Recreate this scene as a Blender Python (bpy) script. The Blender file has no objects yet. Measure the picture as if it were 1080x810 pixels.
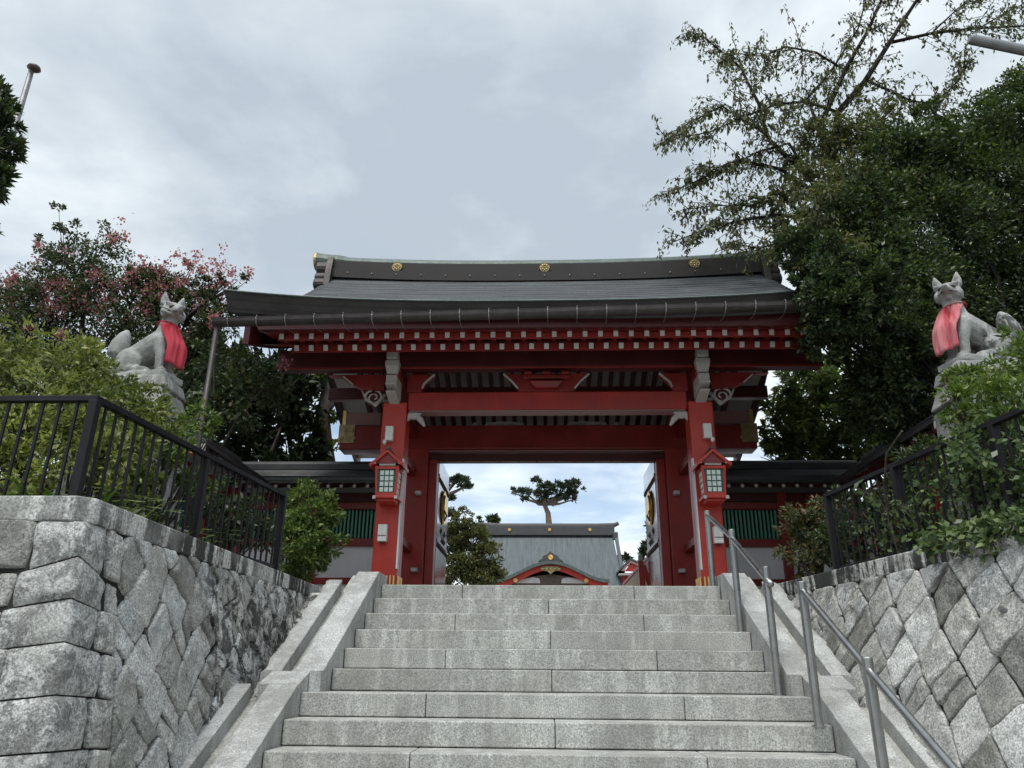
import bpy, math, random
import numpy as np
from mathutils import Vector, Matrix, noise
random.seed(7)
RNG = np.random.default_rng(11)
PI = math.pi
S = bpy.context.scene
COL = S.collection

# ------------------------------------------------------------------ camera
F_PX, TH, RO, YA = 797.3, math.radians(20.82), math.radians(.4923), math.radians(2.365)
CX, EYE = -.0666, 1.64
def setup_camera():
    c, s = math.cos(YA), math.sin(YA)
    R = Vector((c, s, 0)); H = Vector((-s, c, 0)); Z = Vector((0, 0, 1))
    Fw = H*math.cos(TH) + Z*math.sin(TH); U = -H*math.sin(TH) + Z*math.cos(TH)
    R2 = R*math.cos(RO) + U*math.sin(RO); U2 = -R*math.sin(RO) + U*math.cos(RO)
    cam = bpy.data.cameras.new('camera'); o = bpy.data.objects.new('camera', cam); COL.objects.link(o)
    m = Matrix((R2, U2, -Fw)).transposed().to_4x4(); m.translation = (CX, 0, EYE)
    o.matrix_world = m
    cam.sensor_width = 36; cam.lens = F_PX/1080*36; cam.clip_start = .05; cam.clip_end = 2000
    S.camera = o
setup_camera()
def at(px, py, Y):
    """world point on the plane of depth Y seen at a photo pixel (used to lay out far trees)"""
    a, b = px-540, py-405
    cr, sr = math.cos(-RO), math.sin(-RO)
    a, b = a*cr-b*sr, a*sr+b*cr
    yf = F_PX*math.cos(TH)+b*math.sin(TH); z = F_PX*math.sin(TH)-b*math.cos(TH)
    c, s = math.cos(YA), math.sin(YA)
    rx, ry = a*c-yf*s, a*s+yf*c
    k = Y/ry
    return Vector((rx*k+CX, Y, z*k+EYE))
def pxm(Y):                                            # metres per photo pixel near depth Y
    return Y*1.05/F_PX

# ------------------------------------------------------------------ sky, sun, exposure
SUN_EL, SUN_AZ = math.radians(66), math.radians(200)   # azimuth clockwise from +Y
def setup_light():
    w = bpy.data.worlds.new('World'); S.world = w; w.use_nodes = True
    nt = w.node_tree; nt.nodes.clear(); N = nt.nodes.new; L = nt.links.new
    out = N('ShaderNodeOutputWorld'); bg = N('ShaderNodeBackground'); bg.inputs['Strength'].default_value = .1
    sky = N('ShaderNodeTexSky'); sky.sky_type = 'NISHITA'; sky.sun_disc = False
    sky.sun_elevation = SUN_EL; sky.sun_rotation = SUN_AZ
    tc = N('ShaderNodeTexCoord'); sep = N('ShaderNodeSeparateXYZ'); L(tc.outputs['Generated'], sep.inputs[0])
    def M(op, a, b=None):
        n = N('ShaderNodeMath'); n.operation = op
        for i, v in enumerate((a, b)):
            if v is None: continue
            if isinstance(v, (int, float)): n.inputs[i].default_value = v
            else: L(v, n.inputs[i])
        return n.outputs[0]
    zz = M('ADD', M('MAXIMUM', sep.outputs[2], 0.0), .18)
    u = M('DIVIDE', sep.outputs[0], zz); v = M('DIVIDE', sep.outputs[1], zz)
    cmb = N('ShaderNodeCombineXYZ'); L(u, cmb.inputs[0]); L(v, cmb.inputs[1]); cmb.inputs[2].default_value = 3.7
    def noise_tex(scale, detail, rough, dist=0.0, vec=cmb.outputs[0]):
        n = N('ShaderNodeTexNoise'); n.inputs['Scale'].default_value = scale; n.inputs['Detail'].default_value = detail
        n.inputs['Roughness'].default_value = rough; n.inputs['Distortion'].default_value = dist
        L(vec, n.inputs['Vector']); return n.outputs[0]
    n1 = noise_tex(2.1, 9, .56, .2); n2 = noise_tex(.42, 3, .5, .2)
    shade = M('ADD', M('MULTIPLY', n1, .82), M('MULTIPLY', n2, .36))
    ramp = N('ShaderNodeValToRGB'); L(shade, ramp.inputs[0])
    e = ramp.color_ramp.elements
    e[0].position = .45; e[0].color = (.40, .46, .525, 1)
    e[1].position = .72; e[1].color = (.75, .80, .84, 1)
    m_ = e.new(.575); m_.color = (.54, .60, .65, 1)
    # the deck of cloud is brighter near the horizon ahead and overhead and behind the viewer, where the sun sits above it
    hz = M('MULTIPLY', M('MAXIMUM', M('SUBTRACT', .48, sep.outputs[2]), 0.0), 1.15)
    front = N('ShaderNodeMapRange'); L(sep.outputs[1], front.inputs[0]); front.inputs[1].default_value = -.35; front.inputs[2].default_value = .20
    kb = M('ADD', .42, M('MULTIPLY', M('MAXIMUM', sep.outputs[2], 0.0), 1.75))
    kf = M('ADD', .86, hz)
    k = M('ADD', M('MULTIPLY', kf, front.outputs[0]), M('MULTIPLY', kb, M('SUBTRACT', 1.0, front.outputs[0])))
    k10 = M('MULTIPLY', k, 9.4)
    sc = N('ShaderNodeVectorMath'); sc.operation = 'SCALE'; L(ramp.outputs[0], sc.inputs[0]); L(k10, sc.inputs['Scale'])
    # thin gaps of blue low down ahead
    gap = N('ShaderNodeMapRange'); L(noise_tex(1.5, 5, .55, .5), gap.inputs[0])
    gap.inputs[1].default_value = .47; gap.inputs[2].default_value = .64; gap.inputs[3].default_value = 0; gap.inputs[4].default_value = .75
    low = N('ShaderNodeMapRange'); L(sep.outputs[2], low.inputs[0])
    low.inputs[1].default_value = .36; low.inputs[2].default_value = .52; low.inputs[3].default_value = 1; low.inputs[4].default_value = 0.04
    fac = M('MULTIPLY', gap.outputs[0], low.outputs[0])
    mx = N('ShaderNodeMix'); mx.data_type = 'RGBA'
    L(fac, mx.inputs['Factor']); L(sc.outputs[0], mx.inputs['A']); L(sky.outputs[0], mx.inputs['B'])
    L(mx.outputs['Result'], bg.inputs[0]); L(bg.outputs[0], out.inputs[0])
    sl = bpy.data.lights.new('sun', 'SUN'); sl.energy = 1.5; sl.angle = math.radians(18); sl.color = (1, .96, .9)
    so = bpy.data.objects.new('sun', sl); COL.objects.link(so)
    d = Vector((math.sin(SUN_AZ)*math.cos(SUN_EL), math.cos(SUN_AZ)*math.cos(SUN_EL), math.sin(SUN_EL)))
    so.rotation_euler = d.to_track_quat('Z', 'Y').to_euler(); so.location = d*60
    vs = S.view_settings; vs.view_transform = 'Standard'; vs.look = 'None'; vs.exposure = .70; vs.gamma = 1; vs.use_curve_mapping = False
setup_light()

# ------------------------------------------------------------------ materials
def nodes_mat(name, rough=.6, metal=0.0, spec=.5):
    m = bpy.data.materials.new(name); m.use_nodes = True
    nt = m.node_tree; b = nt.nodes['Principled BSDF']
    b.inputs['Roughness'].default_value = rough; b.inputs['Metallic'].default_value = metal
    b.inputs['Specular IOR Level'].default_value = spec
    return m, nt, b
def pos_vec(nt, scale=(1, 1, 1)):
    tc = nt.nodes.new('ShaderNodeTexCoord')
    mp = nt.nodes.new('ShaderNodeMapping'); mp.inputs['Scale'].default_value = scale
    nt.links.new(tc.outputs['Object'], mp.inputs[0]); return mp.outputs[0]
def ntex(nt, vec, scale, detail=4, rough=.55, dist=0.0):
    n = nt.nodes.new('ShaderNodeTexNoise'); n.inputs['Scale'].default_value = scale
    n.inputs['Detail'].default_value = detail; n.inputs['Roughness'].default_value = rough; n.inputs['Distortion'].default_value = dist
    nt.links.new(vec, n.inputs['Vector']); return n.outputs[0]
def ramp(nt, fac, stops):
    r = nt.nodes.new('ShaderNodeValToRGB'); nt.links.new(fac, r.inputs[0])
    e = r.color_ramp.elements
    e[0].position, e[0].color = stops[0][0], (*stops[0][1], 1)
    e[1].position, e[1].color = stops[-1][0], (*stops[-1][1], 1)
    for p, c in stops[1:-1]:
        k = e.new(p); k.color = (*c, 1)
    return r.outputs[0]
def mixc(nt, fac, a, b, mode='MIX'):
    m = nt.nodes.new('ShaderNodeMix'); m.data_type = 'RGBA'; m.blend_type = mode
    for key, v in (('Factor', fac), ('A', a), ('B', b)):
        if isinstance(v, (int, float)): m.inputs[key].default_value = v
        elif isinstance(v, tuple): m.inputs[key].default_value = (*v, 1)
        else: nt.links.new(v, m.inputs[key])
    return m.outputs['Result']
def bump(nt, b, h, strength=.4, dist=.01):
    n = nt.nodes.new('ShaderNodeBump'); n.inputs['Strength'].default_value = strength; n.inputs['Distance'].default_value = dist
    nt.links.new(h, n.inputs['Height']); nt.links.new(n.outputs[0], b.inputs['Normal'])
g3 = lambda v: (v, v, v)
def m_granite(name, base, speck=.35, stain=.5, drip=0.0, bumpy=.35, stain_scale=1.6, stain_lo=.52, speck_scale=130, island=0.0, dark=.45, mottle=0.0, chips=0.0, grow=None):
    m, nt, b = nodes_mat(name, .8, 0, .3)
    v = pos_vec(nt)
    sp = ntex(nt, v, speck_scale, 3, .75)
    lo = tuple(c*(1-speck) for c in base); hi = tuple(min(.9, c*(1+speck)) for c in base)
    col = ramp(nt, sp, [(.36, lo), (.5, base), (.64, hi)])
    big = ntex(nt, v, stain_scale, 7, .68, .3)
    dirt = ramp(nt, big, [(stain_lo-.10, g3(0)), (stain_lo+.10, g3(1))])
    col = mixc(nt, ramp(nt, dirt, [(0, g3(0)), (1, g3(stain))]), col, tuple(c*f for c, f in zip(base, (dark, dark*.98, dark*.88))))
    fine = ntex(nt, v, 7, 6, .7)
    col = mixc(nt, ramp(nt, fine, [(.42, g3(0)), (.75, g3(.55))]), col, tuple(c*.62 for c in base))
    if drip:
        dv = pos_vec(nt, (9, 9, .8))
        dn = mixc(nt, .30, ntex(nt, dv, 1.0, 5, .6), ntex(nt, v, 22, 6, .75))
        patch = ntex(nt, v, 1.1, 3, .5)
        df = mixc(nt, 1.0, ramp(nt, dn, [(.44, g3(0)), (.51, g3(1))]), ramp(nt, patch, [(.33, g3(.3)), (.46, g3(1))]), 'MULTIPLY')
        col = mixc(nt, mixc(nt, 1.0, df, g3(drip), 'MULTIPLY'), col, (.025, .025, .023))
    if mottle:                                            # black lichen blotches with ragged edges
        mo = ntex(nt, v, 7.5, 9, .80, .7); where = ntex(nt, v, .9, 3, .5)
        if grow:                                          # the growth is thick only along part of the wall
            sp3 = nt.nodes.new('ShaderNodeSeparateXYZ'); nt.links.new(v, sp3.inputs[0])
            mr = nt.nodes.new('ShaderNodeMapRange'); nt.links.new(sp3.outputs[grow[2]], mr.inputs[0])
            mr.inputs[1].default_value = grow[0]; mr.inputs[2].default_value = grow[1]
            where = mixc(nt, .55, where, mr.outputs[0])
        mf = mixc(nt, 1.0, ramp(nt, mo, [(.475, g3(0)), (.535, g3(1))]), ramp(nt, where, [(.44, g3(.25)), (.56, g3(1))]), 'MULTIPLY')
        col = mixc(nt, mixc(nt, 1.0, mf, g3(mottle), 'MULTIPLY'), col, (.05, .05, .046))
        wh = ntex(nt, v, 9, 8, .75, .3)
        col = mixc(nt, ramp(nt, wh, [(.56, g3(0)), (.68, g3(.55))]), col, tuple(min(.8, c*1.45) for c in base))
    if island:
        geo = nt.nodes.new('ShaderNodeNewGeometry')
        r_ = geo.outputs['Random Per Island']
        col = mixc(nt, 1.0, col, ramp(nt, r_, [(0, (1-island, 1-island, 1-island*1.05)), (.35, (.80, .795, .77)), (.5, (1, .985, .95)), (.7, (.88, .89, .90)), (1, g3(1+island*.3))]), 'MULTIPLY')
    nt.links.new(col, b.inputs['Base Color'])
    hgt = mixc(nt, .4, fine, sp)
    if chips:
        hgt = mixc(nt, .55, hgt, mixc(nt, .5, ntex(nt, v, 16, 9, .72, .8), ntex(nt, v, 45, 6, .7)))
    bump(nt, b, hgt, bumpy, .012+chips)
    return m
def m_paint(name, base, rough=.42, var=.18, spec=.5, dirt=.25, coat=0.0):
    m, nt, b = nodes_mat(name, rough, 0, spec)
    v = pos_vec(nt)
    n = ntex(nt, v, 3.2, 6, .62)
    col = ramp(nt, n, [(.32, tuple(c*(1-var) for c in base)), (.68, tuple(min(1, c*(1+var)) for c in base))])
    g = ntex(nt, pos_vec(nt, (14, 14, 1.6)), 1.4, 5, .65)
    col = mixc(nt, ramp(nt, g, [(.55, g3(0)), (.75, g3(dirt))]), col, tuple(c*.45 for c in base))
    w_ = ntex(nt, pos_vec(nt, (2.2, 2.2, .7)), 1.6, 8, .72, .4)
    col = mixc(nt, ramp(nt, w_, [(.54, g3(0)), (.70, g3(.28))]), col, tuple(min(1, c*1.25+.03) for c in base))
    nt.links.new(col, b.inputs['Base Color'])
    rr = ramp(nt, n, [(.3, g3(max(.05, rough-.08))), (.7, g3(rough+.1))]); nt.links.new(rr, b.inputs['Roughness'])
    if coat: b.inputs['Coat Weight'].default_value = coat; b.inputs['Coat Roughness'].default_value = .08
    bump(nt, b, ntex(nt, v, 40, 3, .6), .08, .004)
    return m
def m_metal(name, base, rough=.4, metal=.8, var=.2):
    m, nt, b = nodes_mat(name, rough, metal)
    v = pos_vec(nt); n = ntex(nt, v, 9, 5, .6)
    nt.links.new(ramp(nt, n, [(.3, tuple(c*(1-var) for c in base)), (.7, tuple(min(1, c*(1+var)) for c in base))]), b.inputs['Base Color'])
    nt.links.new(ramp(nt, ntex(nt, v, 22, 4, .6), [(.3, g3(rough-.06)), (.7, g3(rough+.1))]), b.inputs['Roughness'])
    return m
def m_copper_roof(name, lo, hi, rough, sy=26, metal=.25, seam=True, seam_amt=.5, stretch=(.9, 3.0, 3.0)):
    """copper sheet laid in narrow courses"""
    m, nt, b = nodes_mat(name, rough, metal, .5)
    v = pos_vec(nt)
    n = ntex(nt, pos_vec(nt, stretch), 2.4, 9, .72, .3)
    col = ramp(nt, n, [(.38, lo), (.62, hi)])
    br = nt.nodes.new('ShaderNodeTexBrick'); br.offset = .5
    br.inputs['Scale'].default_value = 1; br.inputs['Brick Width'].default_value = .62; br.inputs['Row Height'].default_value = 1/sy*2.6
    br.inputs['Mortar Size'].default_value = .006; br.inputs['Color1'].default_value = (1, 1, 1, 1); br.inputs['Color2'].default_value = (.78, .8, .8, 1)
    br.inputs['Mortar'].default_value = (.35, .35, .35, 1)
    nt.links.new(v, br.inputs['Vector'])
    col = mixc(nt, seam_amt, col, mixc(nt, 1.0, col, br.outputs['Color'], 'MULTIPLY'))
    nt.links.new(col, b.inputs['Base Color'])
    nt.links.new(ramp(nt, n, [(.3, g3(rough-.1)), (.7, g3(rough+.12))]), b.inputs['Roughness'])
    bump(nt, b, mixc(nt, .5, br.outputs['Color'], n), .35, .01)
    return m
def m_leaf(name, c0, c1, c2=None, rough=.45, trans=.3):
    """leaves: a spread of leaf colours from leaf to leaf, a little light passing through"""
    m, nt, b = nodes_mat(name, rough, 0, .4)
    geo = nt.nodes.new('ShaderNodeNewGeometry')
    stops = [(0, c0), (.75, c1)] + ([(1, c2)] if c2 else [])
    col = ramp(nt, geo.outputs['Random Per Island'], stops)
    big = ntex(nt, pos_vec(nt), 1.7, 3, .5)
    col = mixc(nt, ramp(nt, big, [(.42, g3(0)), (.62, g3(.5))]), col, tuple(c*.6 for c in c0))
    nt.links.new(col, b.inputs['Base Color'])
    tr = nt.nodes.new('ShaderNodeBsdfTranslucent'); nt.links.new(mixc(nt, 1.0, col, (1.1, 1.25, .6), 'MULTIPLY'), tr.inputs[0])
    mx = nt.nodes.new('ShaderNodeMixShader'); mx.inputs[0].default_value = trans
    o = nt.nodes['Material Output']
    nt.links.new(b.outputs[0], mx.inputs[1]); nt.links.new(tr.outputs[0], mx.inputs[2]); nt.links.new(mx.outputs[0], o.inputs[0])
    return m
def m_cloth(name, a, b_):
    m, nt, b = nodes_mat(name, .9, 0, .1)
    n = ntex(nt, pos_vec(nt, (6, 6, 1.2)), 1.3, 4, .6, .3)
    nt.links.new(ramp(nt, n, [(.40, a), (.58, b_)]), b.inputs['Base Color'])
    bump(nt, b, ntex(nt, pos_vec(nt, (1, 1, .3)), 60, 3, .6), .15, .004); return m
def m_bark(name, lo, hi):
    m, nt, b = nodes_mat(name, .9, 0, .2)
    n = ntex(nt, pos_vec(nt, (12, 12, 3)), 2, 6, .65)
    nt.links.new(ramp(nt, n, [(.35, lo), (.65, hi)]), b.inputs['Base Color']); bump(nt, b, n, .6, .02)
    return m
def m_stripes(name, ca, cb, period, axis=0, duty=.5, rough=.5):
    m, nt, b = nodes_mat(name, rough)
    sep = nt.nodes.new('ShaderNodeSeparateXYZ'); nt.links.new(pos_vec(nt), sep.inputs[0])
    a = nt.nodes.new('ShaderNodeMath'); a.operation = 'MODULO'; nt.links.new(sep.outputs[axis], a.inputs[0]); a.inputs[1].default_value = period
    c = nt.nodes.new('ShaderNodeMath'); c.operation = 'GREATER_THAN'; nt.links.new(a.outputs[0], c.inputs[0]); c.inputs[1].default_value = period*duty
    nt.links.new(mixc(nt, c.outputs[0], ca, cb), b.inputs['Base Color']); return m

MT = dict(
    step=m_granite('granite_step', (.46, .46, .43), .5, .5, .26, .35, 1.9, .54, 105, 0, .5),
    cheek=m_granite('granite_cheek', (.46, .465, .45), .45, .55, .22, .25, 2.2, .52, 105),
    rubble=m_granite('granite_rubble', (.52, .52, .50), .62, .5, 0, .8, 1.6, .54, 85, .55, .42, .6, .018),
    rubble_mossy=m_granite('granite_rubble_mossy', (.53, .53, .51), .62, .5, 0, .8, 1.6, .54, 85, .5, .42, .95, .018, (-.7, .4, 1)),
    coping=m_granite('granite_coping', (.52, .52, .49), .6, .4, .97, .35, 1.5, .55, 70),
    statue=m_granite('weathered_statue_stone', (.40, .405, .385), .25, .6, 0, .8, 5.5, .52, 90, 0, .4, .5),
    statue_dark=m_granite('dark_statue_stone', (.38, .385, .37), .25, .6, 0, .8, 4.5, .52, 90, 0, .45, .92, 0, (-.02, -.22, 0)),
    pedestal=m_granite('pedestal_stone', (.42, .42, .40), .3, .7, .4, .5, 4.0, .54, 90),
    mortar=m_granite('dark_joint_mortar', (.02, .02, .018), .3, .4),  # near-black mortar filling the joints
    paving=m_granite('paving', (.36, .36, .35), .3, .4),
    earth=m_granite('earth', (.09, .075, .055), .35, .5),
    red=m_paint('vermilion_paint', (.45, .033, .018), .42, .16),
    red_shaded_beam=m_paint('vermilion_tie_beam_shaded', (.32, .021, .013), .45, .22),  # the same vermilion, darkened in the colour for shade under the eave
    red_shaded_mid=m_paint('vermilion_half_shaded', (.28, .019, .012), .42, .18),  # vermilion copy with part of the gate's shade put into its colour
    red_shaded_deep=m_paint('vermilion_shaded', (.21, .015, .012), .42, .2),  # vermilion copy, under-roof shade painted into the base colour
    red_shaded_dark=m_paint('vermilion_deep_shaded', (.070, .0062, .0068), .5, .2),  # darkest vermilion copy, its colour carries the deep eave shade
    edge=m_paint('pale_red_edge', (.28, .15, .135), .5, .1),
    white=m_paint('chalk_white_paint', (.50, .475, .44), .6, .06, .3, .3),
    soffit=m_paint('soffit_board_paint', (.46, .435, .41), .7, .1, .2, .35),
    plaster=m_paint('plaster', (.74, .74, .74), .8, .05, .2, .2),
    box=m_paint('cream_box_plastic', (.72, .72, .66), .4, .04),
    green=m_paint('green_lattice_paint', (.10, .30, .20), .5, .15),
    dgreen=m_paint('dark_green_paint', (.02, .09, .07), .4, .1),
    lampglass=m_paint('frosted_lantern_paper', (.66, .72, .64), .5, .05),
    door=m_paint('lacquered_door', (.17, .05, .045), .16, .2, .8, .2, .8),
    gold=m_metal('gilt', (.83, .58, .22), .36, .9),
    gold_old_shaded=m_metal('old_shaded_gilt', (.36, .28, .14), .45, .75, .35),  # dull gilt, its dark tone also paints in shade on the beam ends
    bronze=m_metal('dark_bronze', (.10, .075, .06), .45, .6),
    iron=m_paint('black_iron', (.009, .009, .011), .55, .2, .25),
    steel=m_metal('brushed_steel', (.36, .36, .35), .3, .95, .12),
    galv=m_metal('galvanised_pole', (.22, .225, .23), .45, .7),
    roof=m_copper_roof('copper_roof_sheet', (.022, .026, .029), (.095, .104, .110), .55, 26, .2, True, .5, (.45, 7, 7)),
    fascia=m_copper_roof('copper_eave_edge', (.030, .026, .024), (.060, .052, .048), .5, 60, .3),
    ridge=m_paint('ridge_copper_brown', (.020, .0155, .0135), .55, .35, .35),
    patina=m_metal('ridge_cap_patina', (.085, .11, .10), .5, .3, .25),
    gutter=m_metal('gutter_copper', (.058, .049, .047), .5, .4, .3),
    hanger=m_metal('gutter_hanger_metal', (.34, .33, .32), .45, .6),
    tile=m_paint('dark_roof_tile', (.045, .045, .047), .45, .3),
    hallroof=m_copper_roof('patinated_hall_roof', (.060, .072, .077), (.115, .134, .140), .6, 7, .1, True, .15, (5, .35, .35)),
    hallridge=m_paint('hall_ridge_brown', (.055, .052, .052), .5, .15),
    wood=m_paint('brown_board', (.20, .12, .07), .6, .2),
    bib=m_cloth('red_cotton', (.38, .022, .036), (.46, .06, .08)),
    bib_faded=m_cloth('faded_red_cotton', (.42, .03, .045), (.54, .20, .21)),
    bark=m_bark('bark', (.035, .028, .022), (.10, .085, .07)),
    bark_dark=m_bark('dark_cherry_bark', (.008, .007, .006), (.024, .020, .017)),
    bark_pale=m_bark('pale_bark', (.10, .09, .07), (.25, .22, .18)),
    bark_pine=m_bark('pine_bark', (.10, .075, .06), (.22, .17, .14)),
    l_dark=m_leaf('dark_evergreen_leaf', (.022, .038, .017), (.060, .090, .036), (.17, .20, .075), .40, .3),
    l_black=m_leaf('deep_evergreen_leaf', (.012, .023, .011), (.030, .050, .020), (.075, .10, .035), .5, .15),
    l_ever=m_leaf('olive_evergreen_leaf', (.026, .046, .014), (.075, .11, .03), (.14, .18, .05), .4, .25),
    l_mid=m_leaf('mid_green_leaf', (.09, .125, .045), (.19, .24, .085), (.30, .34, .15), .45, .4),
    l_cherry=m_leaf('cherry_leaf', (.05, .065, .026), (.12, .135, .055), (.22, .18, .085), .45, .3),
    l_crape=m_leaf('crape_myrtle_leaf', (.028, .05, .02), (.075, .10, .04), (.14, .12, .06), .5, .2),
    l_pink=m_leaf('crape_myrtle_blossom', (.32, .09, .14), (.48, .19, .24), (.60, .34, .37), .7, .35),
    l_yel=m_leaf('yellow_green_leaf', (.12, .15, .042), (.28, .30, .09), (.48, .46, .17), .45, .3),
    l_olive=m_leaf('olive_shrub_leaf', (.09, .125, .038), (.22, .25, .075), (.36, .34, .13), .5, .3),
    l_round=m_leaf('glossy_shrub_leaf', (.055, .095, .025), (.14, .195, .05), (.28, .33, .10), .4, .3),
    l_red=m_leaf('reddish_shrub_leaf', (.045, .06, .022), (.11, .115, .045), (.19, .10, .06), .5, .25),
    l_nandina=m_leaf('nandina_leaf', (.06, .10, .02), (.16, .23, .05), (.30, .36, .09), .45, .3),
    l_ivy=m_leaf('ivy_leaf', (.035, .065, .02), (.10, .15, .045), (.22, .27, .11), .4, .25),
    l_grass=m_leaf('strap_leaf', (.05, .09, .02), (.13, .19, .045), (.26, .31, .10), .45, .3),
    l_pine=m_leaf('pine_needle', (.018, .032, .016), (.05, .072, .034), (.085, .10, .05), .5, .15),
    l_brown=m_leaf('bronzed_maple_leaf', (.06, .075, .026), (.13, .135, .045), (.22, .16, .06), .5, .3),
)

# ------------------------------------------------------------------ object helpers
ORG = {}
def thing(name, label, cat, loc=(0, 0, 0), rotz=0.0, group=None):
    o = bpy.data.objects.new(name, None); COL.objects.link(o); o.empty_display_size = .2
    o.location = loc; o.rotation_euler = (0, 0, rotz)
    o['label'] = label; o['category'] = cat
    if group: o['group'] = group
    ORG[o.name] = Vector(loc)
    return o
def tag(o, label, cat, group=None, kind=None):
    o['label'] = label; o['category'] = cat
    if group: o['group'] = group
    if kind: o['kind'] = kind
    return o
class MB:
    """collects solid shapes and links them as one mesh object"""
    def __init__(s): s.v = []; s.f = []; s.m = []; s.cur = 0
    def add(s, vs, fs):
        k = len(s.v); s.v += [tuple(p) for p in vs]
        s.f += [tuple(i+k for i in f) for f in fs]; s.m += [s.cur]*len(fs); return s
    def box(s, x0, x1, y0, y1, z0, z1):
        vs = [(x, y, z) for z in (z0, z1) for y in (y0, y1) for x in (x0, x1)]
        return s.add(vs, [(0, 2, 3, 1), (4, 5, 7, 6), (0, 1, 5, 4), (2, 6, 7, 3), (0, 4, 6, 2), (1, 3, 7, 5)])
    def hexa(s, p):                                   # 8 points: bottom loop 0-3, top loop 4-7
        return s.add(p, [(3, 2, 1, 0), (4, 5, 6, 7), (0, 1, 5, 4), (1, 2, 6, 5), (2, 3, 7, 6), (3, 0, 4, 7)])
    def beam(s, a, b, w, h, up=(0, 0, 1)):
        a, b = Vector(a), Vector(b); d = (b-a).normalized(); u = Vector(up)
        r = d.cross(u).normalized()*w/2; u = r.cross(d).normalized()*h/2
        return s.hexa([a-r-u, b-r-u, b+r-u, a+r-u, a-r+u, b-r+u, b+r+u, a+r+u])
    def prism(s, poly, axis, a, b):
        """extrude a 2-D outline along x ('x': poly=(y,z)), y (poly=(x,z)) or z (poly=(x,y))"""
        n = len(poly)
        def P(p, t): return {'x': (t, p[0], p[1]), 'y': (p[0], t, p[1]), 'z': (p[0], p[1], t)}[axis]
        vs = [P(p, a) for p in poly]+[P(p, b) for p in poly]
        return s.add(vs, [tuple(range(n))[::-1], tuple(range(n, 2*n))]+[(i, (i+1) % n, n+(i+1) % n, n+i) for i in range(n)])
    def tube(s, pts, r, n=8, cap=True):
        pts = [Vector(p) for p in pts]; m = len(pts)
        rs = r if isinstance(r, (list, tuple)) else [r]*m
        d0 = (pts[1]-pts[0]).normalized(); ref = Vector((0, 0, 1)) if abs(d0.z) < .9 else Vector((1, 0, 0))
        vs = []
        for i, p in enumerate(pts):
            d = (pts[min(i+1, m-1)]-pts[max(i-1, 0)]).normalized()
            a = d.cross(ref)
            if a.length < 1e-5: a = d.orthogonal()
            a.normalize(); b = d.cross(a)
            vs += [p+(a*math.cos(2*PI*k/n)+b*math.sin(2*PI*k/n))*rs[i] for k in range(n)]
        fs = [(i*n+k, i*n+(k+1) % n, (i+1)*n+(k+1) % n, (i+1)*n+k) for i in range(m-1) for k in range(n)]
        if cap: fs += [tuple(range(n))[::-1], tuple(range((m-1)*n, m*n))]
        return s.add(vs, fs)
    def lathe(s, prof, c=(0, 0, 0), n=20, axis='z'):
        vs = []
        for r, t in prof:
            for k in range(n):
                a = 2*PI*k/n; x, y = r*math.cos(a), r*math.sin(a)
                p = {'z': (x, y, t), 'y': (x, t, y), 'x': (t, x, y)}[axis]
                vs.append((p[0]+c[0], p[1]+c[1], p[2]+c[2]))
        m = len(prof)
        fs = [(i*n+k, i*n+(k+1) % n, (i+1)*n+(k+1) % n, (i+1)*n+k) for i in range(m-1) for k in range(n)]
        fs += [tuple(range(n))[::-1], tuple(range((m-1)*n, m*n))]
        return s.add(vs, fs)
    def ball(s, c, r, rot=None, nu=14, nv=9):
        c = Vector(c); r = Vector(r if isinstance(r, (list, tuple)) else (r, r, r)); vs = []
        for j in range(nv+1):
            t = PI*j/nv
            for i in range(nu):
                p = 2*PI*i/nu
                q = Vector((r.x*math.sin(t)*math.cos(p), r.y*math.sin(t)*math.sin(p), r.z*math.cos(t)))
                if rot is not None: q = rot @ q
                vs.append(c+q)
        return s.add(vs, [(j*nu+i, (j+1)*nu+i, (j+1)*nu+(i+1) % nu, j*nu+(i+1) % nu) for j in range(nv) for i in range(nu)])
    def capsule(s, a, b, ra, rb):
        a, b = Vector(a), Vector(b); n = 7
        s.tube([a+(b-a)*i/n for i in range(n+1)], [ra+(rb-ra)*i/n for i in range(n+1)], 14)
        s.ball(a, ra); return s.ball(b, rb)
    def build(s, name, mat, parent=None, root=None, bevel=0.0, smooth=False, local=False, seg=2):
        me = bpy.data.meshes.new(name)
        off = Vector((0, 0, 0))
        r = parent
        if parent is not None and not local:
            while r.parent is not None: r = r.parent
            off = ORG[r.name]
        me.from_pydata([(p[0]-off.x, p[1]-off.y, p[2]-off.z) for p in s.v], [], s.f)
        mats = mat if isinstance(mat, (list, tuple)) else [mat]
        for q in mats: me.materials.append(q)
        if len(mats) > 1: me.polygons.foreach_set('material_index', s.m)
        if smooth: me.polygons.foreach_set('use_smooth', [True]*len(me.polygons))
        me.update()
        o = bpy.data.objects.new(name, me); COL.objects.link(o)
        if parent is not None: o.parent = parent
        if bevel:
            b = o.modifiers.new('bevel', 'BEVEL'); b.width = bevel; b.segments = seg; b.limit_method = 'ANGLE'; b.angle_limit = math.radians(40)
        return o
def structure(o): o['kind'] = 'structure'; return o

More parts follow.
